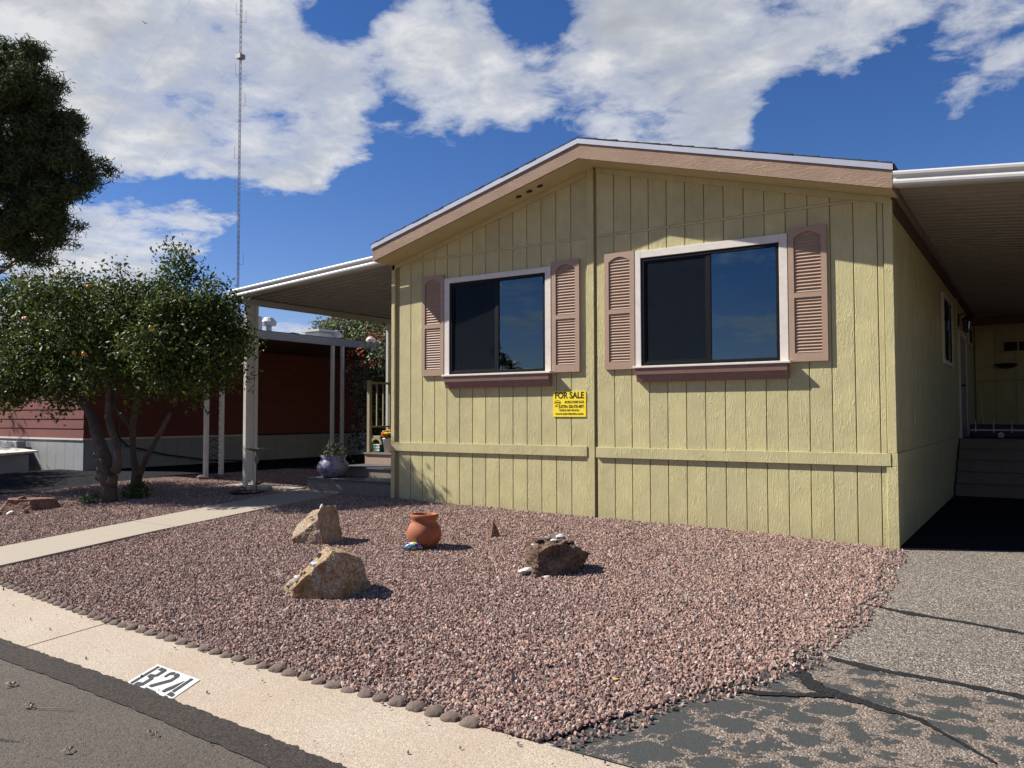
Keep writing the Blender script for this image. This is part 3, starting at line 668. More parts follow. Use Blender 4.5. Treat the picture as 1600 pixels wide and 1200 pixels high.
# rake fascia, drip edge, soffit, roof
YO = YF - .45
for xa, xb in ((X0 - .01, XP), (XP, X1 + .07)):
    q = [(xa, zs(xa)), (xb, zs(xb)), (xb, zs(xb) + .205), (xa, zs(xa) + .205)]
    MB().loft([(p[0], YO, p[1]) for p in q], [(p[0], YO + .035, p[1]) for p in q]).obj('rake_fascia', 'fascia', H)
    q = [(xa - (.02 if xa < -8 else 0), zs(xa) + .188), (xb + (.015 if xb > -2 else 0), zs(xb) + .188), (xb + (.015 if xb > -2 else 0), zs(xb) + .25), (xa - (.02 if xa < -8 else 0), zs(xa) + .25)]
    MB().loft([(p[0], YO - .016, p[1]) for p in q], [(p[0], YO - .002, p[1]) for p in q]).obj('drip_edge', 'metalblue', H)
    q = [(xa, zs(xa) + .001), (xb, zs(xb) + .001), (xb, zs(xb) + .02), (xa, zs(xa) + .02)]
    n_ = 3
    for kk in range(n_):   # soffit panels butted along the rake
        ua = xa + (xb - xa) * kk / n_ + .002; ub = xa + (xb - xa) * (kk + 1) / n_ - .002
        q = [(ua, zs(ua) + .001), (ub, zs(ub) + .001), (ub, zs(ub) + .02), (ua, zs(ua) + .02)]
        MB().loft([(p[0], YO + .036, p[1]) for p in q], [(p[0], YF + .012, p[1]) for p in q]).obj('soffit_panel', 'soffit', H)
    ea, eb = (xa - .04 if xa < -8 else xa), (xb + .03 if xb > -2 else xb)
    q = [(ea, zs(ea) + .206), (eb, zs(eb) + .206), (eb, zs(eb) + .262), (ea, zs(ea) + .262)]
    rf = MB().loft([(p[0], YO, p[1]) for p in q], [(p[0], YB + .3, p[1]) for p in q]).obj('roof', 'shingle', H)
    mb = MB(); u = ea
    while u < eb - .05:
        v = min(u + .14, eb); th = .008 + .010 * rnd.random(); fo = .012 + .01 * rnd.random()
        q = [(u, zs(u) + .258), (v, zs(v) + .258), (v, zs(v) + .262 + th), (u, zs(u) + .262 + th * .3)]
        mb.loft([(p[0], YO - fo, p[1]) for p in q], [(p[0], YO + .3, p[1]) for p in q]); u = v
    mo = mb.obj('shingle_edge', 'shingle', rf); struct(mo, 'stuff')
# roof returns on the right side eave
MB().box(X1 + .071, X1 + .078, YO + .0, YO + .5, zs(X1 + .07) + .01, zs(X1 + .07) + .20).obj('eave_fascia', 'fascia', H)
MB().box(X1 + .031, X1 + .066, YO + .04, 21.9, 3.745, 3.90).obj('eave_fascia', 'fascia', H)
for (vx) in (-5.89, -5.72, -5.55):
    yv = 9.18; mb = MB(); ring = MB()
    z = zs(vx) - .002; sl = -.27 * -1
    def pt(r, a, dz): xx = vx + r * math.cos(a); return (xx, yv + r * math.sin(a), zs(xx) - dz)
    mb.loft([pt(.042, 2 * math.pi * k / 20, .006) for k in range(20)][::-1], [pt(.042, 2 * math.pi * k / 20, .001) for k in range(20)][::-1])
    mb.obj('soffit_vent', 'black', H)
# windows
def louver_mesh(w, h=.0235):
    m0 = MB(); prof = [(.0, 0), (-.014, .003), (-.014, .007), (.0, h)]
    m0.loft([(0, p[0], p[1]) for p in prof], [(w, p[0], p[1]) for p in prof]); me = m0.mesh('louver'); me.materials.append(M['shutter']); return me
LVM = louver_mesh(.29)
def shutter(xc, z0, z1):
    w = .42; x0 = xc - w / 2; y0 = YF - .036; fr = .062
    mb = MB(); mb.box(x0, x0 + fr, y0, YF - .002, z0, z1); mb.box(x0 + w - fr, x0 + w, y0, YF - .002, z0, z1)
    hh = z1 - z0; zm0 = z0 + hh * .475; zm1 = zm0 + .055
    mb.box(x0 + fr, x0 + w - fr, y0, YF - .002, z0, z0 + .095); mb.box(x0 + fr, x0 + w - fr, y0, YF - .002, zm0, zm1)
    # arched head rail
    n = 10; zt = z1 - .055; xa, xb = x0 + fr, x0 + w - fr
    arc = [(xa + (xb - xa) * k / n, zt - .06 + .06 * math.sin(math.pi * k / n)) for k in range(n + 1)]
    for (p, q) in zip(arc[:-1], arc[1:]):
        mb.loft([(p[0], y0, p[1]), (q[0], y0, q[1]), (q[0], y0, z1), (p[0], y0, z1)], [(p[0], YF - .002, p[1]), (q[0], YF - .002, q[1]), (q[0], YF - .002, z1), (p[0], YF - .002, z1)])
    mb.box(x0 + fr, x0 + w - fr, YF - .012, YF - .003, z0 + .095, z1 - .06)
    s = mb.obj('shutter', 'shutter', H)
    for (a, b) in ((z0 + .097, zm0 - .004), (zm1 + .002, zt - .022)):
        nn = 17; st = (b - a) / nn
        for k in range(nn): link('louver', LVM, None, s, (x0 + fr + .003, YF - .014, a + st * k + .002))
for xc, z0, z1 in ((-7.545, 2.008, 3.502), (-5.275, 1.996, 3.496), (-4.482, 2.006, 3.512), (-2.150, 2.020, 3.545)): shutter(xc, z0, z1)
def window(O, T, label=None):
    x0, x1, z0, z1 = O; tx0, tx1, tz1 = T
    mb = MB(); yt = YF - .030
    mb.box(tx0, x0 + .004, yt, YF - .001, z0 - .02, tz1); mb.box(x1 - .004, tx1, yt, YF - .001, z0 - .02, tz1); mb.box(x0 + .004, x1 - .004, yt, YF - .001, z1 - .004, tz1)
    w = mb.obj('window', 'white', H, bevel=.003)
    # sill shelf with the brown two-course apron under it
    mb = MB().box(tx0 + .02, tx1 + .04, YF - .125, YF - .031, z0 - .045, z0 - .018); mb.box(tx0 + .02, tx1 + .04, YF - .0305, YF - .001, z0 - .045, z0 - .021); mb.obj('sill', 'white', w, bevel=.004)
    for (za, zb, ya, yb_) in ((z0 - .125, z0 - .048, .100, .112), (z0 - .215, z0 - .127, .060, .086)):
        mb = MB(); mb.loft([(tx0 + .05, YF - ya, za), (tx1 - .0, YF - ya, za), (tx1 - .0, YF - .001, za), (tx0 + .05, YF - .001, za)], [(tx0 + .05, YF - yb_, zb), (tx1 - .0, YF - yb_, zb), (tx1 - .0, YF - .001, zb), (tx0 + .05, YF - .001, zb)])
        mb.obj('apron_board', 'apron', w)
    f = .045; yf0, yf1 = YF - .018, YF + .055; mb = MB()
    mb.box(x0 + .005, x0 + f, yf0, yf1, z0 - .015, z1 - .005); mb.box(x1 - f, x1 - .005, yf0, yf1, z0 - .015, z1 - .005)
    mb.box(x0 + f, x1 - f, yf0, yf1, z0 - .015, z0 + f - .015); mb.box(x0 + f, x1 - f, yf0, yf1, z1 - f, z1 - .005)
    xm = (x0 + x1) / 2 + (.02); mb.box(xm - .024, xm + .024, YF - .008, YF + .04, z0 + f - .014, z1 - f - .001)
    mb.obj('frame', 'bronze', w, bevel=.002)
    MB().box(x0 + f + .001, xm - .025, YF + .022, YF + .026, z0 + f - .013, z1 - f - .001).obj('pane', 'glass', w)
    MB().box(xm + .025, x1 - f - .001, YF + .008, YF + .012, z0 + f - .013, z1 - f - .001).obj('pane', 'glass', w)
    # sliding sash with insect screen
    mb = MB(); a, b, c, d = x0 + f + .001, xm - .025, z0 + f - .013, z1 - f - .001; s_ = .022
    mb.box(a, a + s_, YF - .004, YF + .008, c, d); mb.box(b - s_, b, YF - .004, YF + .008, c, d); mb.box(a + s_, b - s_, YF - .004, YF + .008, c, c + s_); mb.box(a + s_, b - s_, YF - .004, YF + .008, d - s_, d)
    mb.obj('screen_frame', 'bronze', w)
    MB().box(a + s_, b - s_, YF + .001, YF + .003, c + s_, d - s_).obj('insect_screen', 'screen', w)
    MB().box(x0 + .03, x1 - .03, YF + .10, YF + .15, z1 - .20, z1 - .08).obj('blind_headrail', 'blind', w)
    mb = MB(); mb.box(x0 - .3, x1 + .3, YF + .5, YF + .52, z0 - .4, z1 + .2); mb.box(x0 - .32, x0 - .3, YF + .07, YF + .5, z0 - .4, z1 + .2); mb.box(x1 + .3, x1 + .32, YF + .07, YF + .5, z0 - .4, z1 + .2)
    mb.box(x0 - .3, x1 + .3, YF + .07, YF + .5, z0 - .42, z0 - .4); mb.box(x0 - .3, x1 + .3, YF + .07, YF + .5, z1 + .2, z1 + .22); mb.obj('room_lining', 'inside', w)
window(W1, (-7.328, -5.503, 3.442)); window(W2, (-4.280, -2.370, 3.498))
# side wall window, door, transom, outlet
def side_window(y0, y1, z0, z1):
    x = X1 + .001; mb = MB(); t = .07
    mb.box(x, x + .035, y0, y0 + t, z0, z1); mb.box(x, x + .035, y1 - t, y1, z0, z1); mb.box(x, x + .035, y0 + t, y1 - t, z0, z0 + t); mb.box(x, x + .035, y0 + t, y1 - t, z1 - t, z1)
    w = mb.obj('window', 'white', H)
    f = MB(); f.box(x, x + .02, y0 + t, y0 + t + .03, z0 + t, z1 - t); f.box(x, x + .02, y1 - t - .03, y1 - t, z0 + t, z1 - t); f.box(x, x + .02, (y0 + y1) / 2 - .02, (y0 + y1) / 2 + .02, z0 + t, z1 - t); f.obj('frame', 'bronze', w)
    ym = (y0 + y1) / 2
    MB().box(x, x + .008, y0 + t + .03, ym - .02, z0 + t, z1 - t).obj('pane', 'glass', w); MB().box(x, x + .008, ym + .02, y1 - t - .03, z0 + t, z1 - t).obj('pane', 'glass', w)
side_window(*SW); side_window(*TW)
mb = MB(); x = X1 + .001
mb.box(x, x + .04, DR[0], DR[0] + .1, DR[2], DR[3]); mb.box(x, x + .04, DR[1] - .1, DR[1], DR[2], DR[3]); mb.box(x, x + .04, DR[0] + .1, DR[1] - .1, DR[3] - .1, DR[3])
d_ = mb.obj('door_frame', 'white', H)
dd = MB().box(x, x + .025, DR[0] + .1, DR[1] - .1, DR[2], DR[3] - .1).obj('door', 'door', H)
MB().lathe([(0, 0), (.028, 0), (.02, .05), (.03, .07), (0, .09)], 14).obj('handle', 'black', dd, (x + .025, DR[0] + .2, 1.98), (0, R(90), 0))
MB().lathe([(0, 0), (.03, 0), (.03, .03), (0, .035)], 14).obj('deadbolt', 'steel', dd, (x + .025, DR[0] + .2, 2.12), (0, R(90), 0))
MB().box(x, x + .02, 10.86, 11.0, 1.30, 1.46).obj('outlet_cover', 'siding', H, bevel=.003)
MB().box(x + .001, x + .028, 17.2, 17.27, .98, 3.6).obj('trim_batten', 'siding', H)

# placard
S = thing('for_sale_sign', 'yellow FOR SALE placard on the siding between the two front windows', 'sign', (-5.232, YF - .008, 1.568))
MB().box(-.248, .248, -.004, .004, -.170, .170).obj('panel', 'yellow', S)
def T4(x, z, y=-.0047): return Matrix.Translation((x, y, z)) @ Matrix.Rotation(R(90), 4, 'X')
text_mesh('lettering', 'FOR SALE', .118, 'ink', S, T4(0, .112), width=.44, bold=.0035)
text_mesh('lettering', 'MOBILE HOME SALES', .044, 'olive_ink', S, T4(.075, .025), width=.29, bold=.0016)
text_mesh('lettering', 'CELL', .026, 'olive_ink', S, T4(-.197, -.028), width=.05, bold=.001)
text_mesh('lettering', 'JUSTIN: 520-390-4876', .055, 'ink', S, T4(.032, -.035), width=.385, bold=.0016)
text_mesh('lettering', 'OFFICE 520-750-0621', .034, 'ink', S, T4(.0, -.085), width=.30, bold=.001)
text_mesh('lettering', 'www.harrismhs.com', .042, 'ink', S, T4(.0, -.130), width=.43, bold=.0012)
mb = MB(); n = 28; ring = lambda a, b: [(-.178 + a * math.cos(2 * math.pi * k / n), -.0052, .022 + b * math.sin(2 * math.pi * k / n)) for k in range(n)]
A, B = ring(.052, .030), ring(.045, .024); mb.add(A + B, [(k, (k + 1) % n, n + (k + 1) % n, n + k) for k in range(n)]); mb.obj('emblem_ring', 'olive_ink', S)
text_mesh('lettering', 'HARRIS', .026, 'olive_ink', S, T4(-.178, .021), width=.072, bold=.001)

# ------------------------------------------------------------------ awnings
def awning(name, label, xa, xb, z_a, z_b, y0, y1, panmat, mirror):
    """pans run along X from the house (xa) out to xb; front gutter at y0"""
    A = thing(name, label, 'awning', (0, 0, 0))
    zf = lambda x: z_a + (z_b - z_a) * (x - xa) / (xb - xa)
    pitch = .19; n = int((y1 - y0 - .1) / pitch); 
    prof = [(0, .0), (.014, .070), (.080, .070), (.094, 0), (pitch, 0)]
    m0 = MB(); P = [(p[0], p[1]) for p in prof] + [(pitch, -.0012), (.0942 + .001, -.0012), (.0812, .0688), (.0128, .0688), (-.001, -.0012)]
    m0.loft([(xa, p[0], zf(xa) + .035 + p[1]) for p in P], [(xb, p[0], zf(xb) + .035 + p[1]) for p in P])
    me = m0.mesh('roof_pan'); me.materials.append(M[panmat])
    for k in range(n): link('roof_pan', me, None, A, (0, y0 + .09 + k * pitch, 0))
    # rolled two-bead front fascia
    pr = [(0, .0), (-.016, .006), (-.028, .022), (-.030, .045), (-.018, .062), (-.006, .070), (-.006, .092), (-.018, .098), (-.032, .112), (-.034, .135), (-.022, .152), (.0, .158), (.03, .158), (.03, .15), (.004, .15), (.004, .012), (.09, .012), (.09, .0)]
    mb = MB(); mb.loft([(xa, y0 + p[0], zf(xa) + p[1]) for p in pr], [(xb, y0 + p[0], zf(xb) + p[1]) for p in pr]); mb.obj('front_fascia', 'alum', A, smooth=False)
    return A, zf
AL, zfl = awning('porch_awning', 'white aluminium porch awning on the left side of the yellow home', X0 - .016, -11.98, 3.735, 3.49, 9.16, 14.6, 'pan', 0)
MB().box(-12.03, -11.984, 9.14, 14.6, 3.46, 3.66).obj('end_gutter', 'alum', AL)
MB().box(-11.86, -11.80, 9.2, 14.6, 3.41, 3.515).obj('support_beam', 'pan', AL)
def post_pair(name, label, x, y, z0, z1, gap=.16, w=.055, cat='post', group=None, lattice=False):
    P = thing(name, label, cat, (x, y, z0), 0, group)
    for s in (0, 1): MB().box(-w / 2, w / 2, s * gap - w / 2, s * gap + w / 2, 0, z1 - z0).obj('upright', 'alum', P)
    if lattice:
        mb = MB(); z = .25
        while z < z1 - z0 - .2: mb.tube([(0, w / 2, z), (0, gap - w / 2, z + .12)], .007, 5); mb.tube([(0, gap - w / 2, z), (0, w / 2, z + .12)], .007, 5); z += .16
        mb.obj('scrollwork', 'black', P)
    else: MB().box(-.012, .012, w / 2, gap - w / 2, 0.1, z1 - z0).obj('web_panel', 'alum', P)
    MB().box(-.05, .05, -.05, gap + .05, -.06, .02).obj('base_plate', 'alum', P)
    return P
post_pair('awning_post', 'white double post at the front corner of the porch awning, beside the bird bath', -11.83, 9.42, .17, 3.41, gap=.19, w=.07)
post_pair('awning_post', 'thin white post carrying the back of the porch awning behind the porch railing', -11.83, 13.15, .15, 3.41, gap=.13, w=.06)
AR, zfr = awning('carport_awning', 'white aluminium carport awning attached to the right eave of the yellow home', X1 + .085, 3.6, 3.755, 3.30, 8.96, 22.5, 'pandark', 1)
MB().box(3.45, 3.52, 9.0, 22.5, 3.18, 3.315).obj('support_beam', 'alum', AR)
for yy in (9.3, 13.2, 17.1, 21.0):
    MB().box(-.05, .05, -.05, .05, 0, 3.18).obj('post', 'alum', AR, (3.485, yy, .005))
MB().box(X1 + .034, 3.4, 20.0, 20.06, 3.34, 3.52).obj('cross_beam', 'brown', AR)

# shed at the back of the carport, landing, steps
SH = thing('carport_shed', 'olive storage shed closing the back of the carport', 'shed', (0, 0, 0))
MB().box(X1 - .3, 4, 22.016, 24, 0, 3.9).obj('wall', 'gap', SH)
m0 = MB(); A, B = plank(0, .40, .95, 2.2, 22.0, .015); m0.loft(A, B); me1 = m0.mesh('siding_plank'); me1.materials.append(M['siding'])
m0 = MB(); A, B = plank(0, .40, 2.215, 3.70, 22.0, .015); m0.loft(A, B); me2 = m0.mesh('siding_plank'); me2.materials.append(M['siding'])
for k in range(8): link('siding_plank', me1, None, SH, (X1 + .04 + .408 * k, 0, 0)); link('siding_plank', me2, None, SH, (X1 + .04 + .408 * k, 0, 0))
MB().box(X1 + .03, 3.4, 21.98, 21.999, 3.2, 3.235).obj('joint_batten', 'siding', SH)
vt = MB().box(-.68, .25, 21.95, 21.985, 2.86, 3.13).obj('window', 'siding', SH)
for k in range(3): MB().box(-.65 + .30 * k, -.65 + .30 * k + .26, 21.94, 21.949, 2.89, 3.10).obj('pane', 'bronze', vt)
DK = thing('carport_landing', 'grey concrete-block landing with five steps under the carport', 'steps', (0, 0, 0))
zst = [0, .205, .40, .595, .785, .965]; yst = [16.05, 16.32, 16.6, 16.87, 17.12]
for k in range(5):
    st = MB().box(X1 + .03, 3.2, yst[k], (yst[k + 1] if k < 4 else 21.95), zst[k] - (.0 if k else .1), zst[k + 1] - .03).obj('riser', 'step', DK)
    MB().box(X1 + .028, 3.22, yst[k] - .02, (yst[k + 1] + .01 if k < 4 else 21.95), zst[k + 1] - .03, zst[k + 1]).obj('tread', 'step', DK)
PL = thing('planter_box', 'dark blue planter with white railing and flower emblem on the carport landing', 'planter', (-.62, 18.2, .965))
MB().box(-.52, .5, -.12, .12, 0, .26).obj('trough', 'blueplanter', PL, bevel=.02)
mb = MB()
for k in range(4): mb.box(-.42 + k * .3 - .008, -.42 + k * .3 + .008, -.135, -.122, .10, .34)
mb.box(-.52, .5, -.136, -.121, .14, .165); mb.obj('railing', 'white', PL)
mb = MB()
for k in range(5): a = 2 * math.pi * k / 5 + .3; mb.lathe([(0, .01), (.022, .008), (.026, 0)], 10, (0, 0, 0)); mb.v[-30:] = [(v[0] + .034 * math.cos(a), v[1] + .034 * math.sin(a), v[2]) for v in mb.v[-30:]]
mb.obj('flower_emblem', 'white', PL, (.0, -.125, .06), (R(90), 0, 0))
tag(MB().tube([(-1.13, 21.6, 1.95), (-1.10, 21.4, 1.35), (-.98, 21.2, .97)], .012, 6).obj('white_stick', 'white'), 'thin white rod leaning in the corner of the carport by the shed', 'rod')
WB = thing('wall_basket', 'dark oval hanging basket on the shed wall under the small window', 'basket', (-.62, 21.93, 2.48))
MB().lathe([(0, 0), (.14, .02), (.22, .07), (.24, .11), (.2, .12), (0, .10)], 18).obj('basket', 'black', WB)
# lantern
LN = thing('wall_lantern', 'black coach lantern on the side wall next to the carport door', 'lantern', (X1 + .02, 17.42, 3.12))
MB().box(0, .03, -.05, .05, -.02, .22).obj('backplate', 'black', LN, bevel=.005)
MB().tube([(.02, 0, .17), (.1, 0, .22), (.15, 0, .19)], .012, 8).obj('arm', 'black', LN)
MB().lathe([(0, .17), (.03, .16), (.09, .10), (.095, .09), (0, .09)], 6, (.15, 0, 0)).obj('cap', 'black', LN)
mb = MB()
for k in range(6): a = 2 * math.pi * k / 6; mb.tube([(.15 + .08 * math.cos(a), .08 * math.sin(a), .09), (.15 + .055 * math.cos(a), .055 * math.sin(a), -.12)], .006, 4)
mb.lathe([(0, -.16), (.03, -.14), (.06, -.12), (0, -.115)], 6, (.15, 0, 0)); mb.obj('cage', 'black', LN)
MB().lathe([(.045, -.11), (.065, .085)], 6, (.15, 0, 0)).obj('glass_shade', 'glass', LN)

HG = thing('added_shade_hedge', 'unseen dark hedge added beyond the open side of the carport to darken it', 'hedge', (0, 0, 0))  # out-of-frame hedge added to cut skylight into the carport
MB().box(5.6, 6.2, 8.5, 26, -.1, 2.6).obj('stems', 'bark', HG)  # solid core of the added hedge, blocks light from the side
# ------------------------------------------------------------------ porch on the left
PO = thing('porch_steps', 'taupe wooden porch steps left of the yellow home, three risers high', 'steps', (0, 0, 0))
for k, (y, z0, z1, xl, rm) in enumerate(((9.60, .0, .365, -10.45, 'step'), (10.30, .3, .53, -10.42, 'step'), (11.0, .5, .74, -10.45, 'stepsunlit'), (11.7, .7, .93, -10.45, 'step'))):
    ye = (10.30, 11.0, 11.7, 14.4)[k]
    MB().box(xl, X0 - .02, y, ye - .001, z0, z1 - .03).obj('riser', rm, PO)
    MB().box(xl - .02, X0 - .02, y - .025, ye - .026, z1 - .029, z1).obj('tread', 'tread' if k != 2 else 'step', PO)
RL = thing('porch_railing', 'khaki metal railing with balusters along the porch edge', 'railing', (-10.40, 11.06, .74))
MB().box(-.035, .035, -.035, .035, .0, 1.30).obj('newel_post', 'khaki', RL, bevel=.005)
MB().box(-.042, .042, -.042, .042, 1.302, 1.33).obj('post_cap', 'khaki', RL, bevel=.008)
MB().box(-.025, .025, .036, 2.9, 1.27, 1.31).obj('top_rail', 'khaki', RL); MB().box(-.018, .018, .036, 2.9, .455, .485).obj('bottom_rail', 'khaki', RL)
m0 = MB().box(-.011, .011, -.011, .011, .486, 1.269); mm = m0.mesh('baluster'); mm.materials.append(M['khaki'])
for k in range(16): link('baluster', mm, None, RL, (0, .2 + .175 * k, 0))
# talavera pot
TP = thing('talavera_pot', 'wide white ceramic pot painted with blue and pink flowers on the lowest porch step', 'flower pot', (-10.17, 9.93, .366))
MB().lathe([(0, 0), (.15, 0), (.2, .03), (.262, .12), (.275, .18), (.262, .23), (.21, .29), (.20, .32), (.235, .37), (.22, .375), (.185, .33), (0, .33)], 36).obj('pot', 'talavera', TP, smooth=True)
def leafball(name, mat, parent, c, r, n, size, seed=0, loc=(0, 0, 0)):
    return leaves(name, mat, [(c[0], c[1], c[2], r)], n, size, parent, seed, loc)
def leaves(name, mat, blobs, n, size, parent=None, seed=0, loc=(0, 0, 0), aspect=.45, up=.2, shell=.35, droop=0, clump=0, zmin=None, sub=None, sig=None, core=.78, reach=1.02):
    """leaf-sized folded quads spread through a set of ellipsoids (x,y,z,r[,rz])"""
    rg = np.random.default_rng(seed + 11)
    if sub:
        nb = []
        for b_ in blobs:
            b_ = tuple(b_) if len(b_) > 4 else tuple(b_) + (b_[3],)
            nb.append((b_[0], b_[1], b_[2], b_[3] * core, b_[4] * core))
            for _ in range(sub[0]):
                dd = rg.normal(size=3); dd /= np.linalg.norm(dd); q = rg.uniform(.7, reach); rr = b_[3] * sub[1] * rg.uniform(.6, 1.3)
                nb.append((b_[0] + dd[0] * b_[3] * q, b_[1] + dd[1] * b_[3] * q, b_[2] + dd[2] * b_[4] * q, rr, rr * sub[2]))
        blobs = nb
    B = np.array([(b + (b[3],))[:5] if len(b) < 5 else b for b in blobs], float)
    vol = B[:, 3] ** 2 * B[:, 4]; pick = rg.choice(len(B), n, p=vol / vol.sum()); b = B[pick]
    d = rg.normal(size=(n, 3)); d /= np.linalg.norm(d, axis=1)[:, None]
    rad = (1 - shell * rg.random(n) ** 1.0) if shell < 1 else rg.random(n) ** .4
    inn = rg.random(n) < .35; rad[inn] = rg.random(inn.sum()) ** .5
    fr = np.array([noise.noise(Vector((d[i, 0] * 2.2 + pick[i] * 3, d[i, 1] * 2.2, d[i, 2] * 2.2))) for i in range(n)]) if n < 90000 else rg.random(n) * .2
    rad *= 1 + .38 * fr
    P = b[:, :3] + d * rad[:, None] * np.stack([b[:, 3], b[:, 3], b[:, 4]], 1)
    if clump:
        nc = n // clump; P = P[:nc].repeat(clump, 0) + rg.normal(scale=sig or size * 1.1, size=(nc * clump, 3)); d = d[:nc].repeat(clump, 0); n = len(P)
    if zmin is not None:
        k = P[:, 2] > zmin; P = P[k]; d = d[k]; n = len(P)
    nr = d * .6 + rg.normal(size=(n, 3)) * .7; nr[:, 2] += up; nr /= np.linalg.norm(nr, axis=1)[:, None]
    t = np.cross(nr, rg.normal(size=(n, 3))); t /= np.linalg.norm(t, axis=1)[:, None]
    t[:, 2] -= droop; w = np.cross(nr, t)
    s = size * (.6 + .8 * rg.random(n)); L = t * s[:, None]; Wd = w * (s * aspect)[:, None]; Nn = nr * (s * .12)[:, None]
    V = np.empty((n, 4, 3)); V[:, 0] = P - L * .5; V[:, 1] = P + Wd * .5 - Nn; V[:, 2] = P + L * .5; V[:, 3] = P - Wd * .5 - Nn
    me = bpy.data.meshes.new(name); me.vertices.add(4 * n); me.vertices.foreach_set('co', V.ravel().astype(np.float32))
    idx = np.arange(4 * n).reshape(n, 4); tri = np.stack([idx[:, [0, 1, 2]], idx[:, [0, 2, 3]]], 1).reshape(-1, 3)
    me.loops.add(6 * n); me.loops.foreach_set('vertex_index', tri.ravel()); me.polygons.add(2 * n); me.polygons.foreach_set('loop_start', np.arange(0, 6 * n, 3)); me.polygons.foreach_set('loop_total', np.full(2 * n, 3))
    me.update(); ca = me.color_attributes.new('rnd', 'FLOAT_COLOR', 'POINT'); c = np.repeat(rg.random(n), 4); C4 = np.stack([c, c, c, np.ones_like(c)], 1); ca.data.foreach_set('color', C4.ravel().astype(np.float32))
    o = link(name, me, mat, parent, loc); struct(o, 'stuff'); return o
leaves('foliage', 'bushleaf', [(0, 0, .42, .2)], 260, .06, TP, 3)
# white pot with flowers
FP = thing('flower_pot', 'white bucket of yellow, orange and red flowers on the top porch step', 'flower pot', (-9.97, 11.13, .741))
MB().lathe([(0, 0), (.085, 0), (.115, .24), (.122, .245), (.122, .265), (.108, .265), (.10, .22), (0, .2)], 24).obj('pot', 'white', FP, smooth=True)
for k in range(46):
    a = rnd.random() * 6.28; r = .15 * rnd.random() ** .6; z = .30 + .11 * rnd.random() * (1.2 - r / .15 * .6)
    mb = MB(); c = (r * math.cos(a), r * math.sin(a), z); mb.lathe([(0, -.018), (.03, -.004), (.036, .014), (.016, .022), (0, .016)], 8, c)
    mb.obj('flower', ('petal_yellow', 'petal_yellow', 'petal_orange', 'petal_red', 'petal_yellow', 'petal_cream')[k % 6] if z < .38 else ('petal_red', 'petal_yellow', 'petal_orange')[k % 3], FP)
leaves('foliage', 'weed', [(0, 0, .29, .11, .06)], 120, .05, FP, 5)
# hose holder
HP = thing('hose_holder', 'khaki arched hose holder with green hose on the upper porch step', 'hose holder', (-10.36, 11.28, .741))
mb = MB(); n = 12; out = []; inn = []
for k in range(n + 1): a = math.pi * k / n; out.append((-.15 * math.cos(a), .15 * math.sin(a))); inn.append((-.105 * math.cos(a), .105 * math.sin(a)))
for k in range(n):
    q = [out[k], out[k + 1], inn[k + 1], inn[k]]; mb.loft([(p[0], -.09, .13 + p[1]) for p in q], [(p[0], .09, .13 + p[1]) for p in q])
mb.box(-.15, -.105, -.09, .09, 0, .129); mb.box(.105, .15, -.09, .09, 0, .129); mb.box(-.1, .1, .06, .09, 0, .22); mb.box(-.11, .08, -.05, .05, .275, .30); mb.obj('housing', 'khaki', HP)
mb = MB()
for k in range(5):
    pts = [((.20 + .01 * k) * math.cos(t_ * .35), .02 + (.12) * math.sin(t_ * .35), .02 + .028 * k) for t_ in range(19)]; mb.tube([(p[0] + .06, p[1], p[2]) for p in pts], .014, 6)
mb.obj('hose', 'green', HP)
# bird bath on a rod with its base
BB = thing('bird_bath', 'small metal bird bath dish on a thin rod in front of the awning post', 'bird bath', (-11.08, 9.05, .115))
MB().lathe([(0, .70), (.06, .70), (.15, .735), (.175, .75), (.17, .755), (.14, .742), (0, .715)], 24).obj('dish', 'pebble_grey', BB)
MB().tube([(0, 0, 0), (0, 0, .70)], .009, 6).obj('rod', 'black', BB)
MB().lathe([(0, .52), (.02, .50), (.045, .57), (.03, .62), (0, .66)], 12).obj('finial', 'pebble_grey', BB)
BT = thing('base_tray', 'low black tray on the gravel under the bird bath', 'tray', (-11.15, 8.93, .105)); MB().lathe([(0, 0), (.26, 0), (.29, .05), (.28, .05), (.25, .02), (0, .02)], 28).obj('tray', 'black', BT)
tag(MB().box(-.19, .19, -.09, .09, 0, .085).obj('concrete_block', 'concrete', None, (-11.28, 9.28, .125), (0, 0, R(20)), bevel=.01), 'grey concrete block beside the bird bath base', 'block')

# ------------------------------------------------------------------ rocks, pots in the gravel
YW = R(33.2)
def rock_mesh(name, planes, dims, seed, n1=.08, n2=.032, sub=6):
    bm = bmesh.new(); bmesh.ops.create_icosphere(bm, subdivisions=sub, radius=1)
    off = Vector((seed * 3.7, seed * 1.3, 0))
    for v in bm.verts:
        c = v.co.normalized() * 1.25
        for (nx, ny, nz, d) in planes:
            nn = Vector((nx, ny, nz)).normalized(); e = c.dot(nn) - d
            if e > 0: c -= nn * e
        u = v.co.normalized()
        k = 1 + n1 * noise.noise(u * 1.8 + off) + n2 * noise.noise(c * 5 + off) + n2 * .8 * abs(noise.noise(c * 9 + off)) - n2 * .9 * abs(noise.noise(c * 17 + off)) - n2 * .4 * abs(noise.noise(c * 37 + off)) + n2 * .5 * (noise.cell(c * 4.5 + off) - .5)
        c *= k; v.co = Vector((c.x * dims[0], c.y * dims[1], c.z * dims[2]))
    zmn = -dims[2] * .55
    me = bpy.data.meshes.new(name); bm.to_mesh(me); bm.free(); return me
def add_rock(name, label, mat, mesh, loc, rz, cat='rock', ry=0, group=None):
    o = link(name, mesh, mat, None, loc, (0, ry, rz)); tag(o, label, cat, group); return o
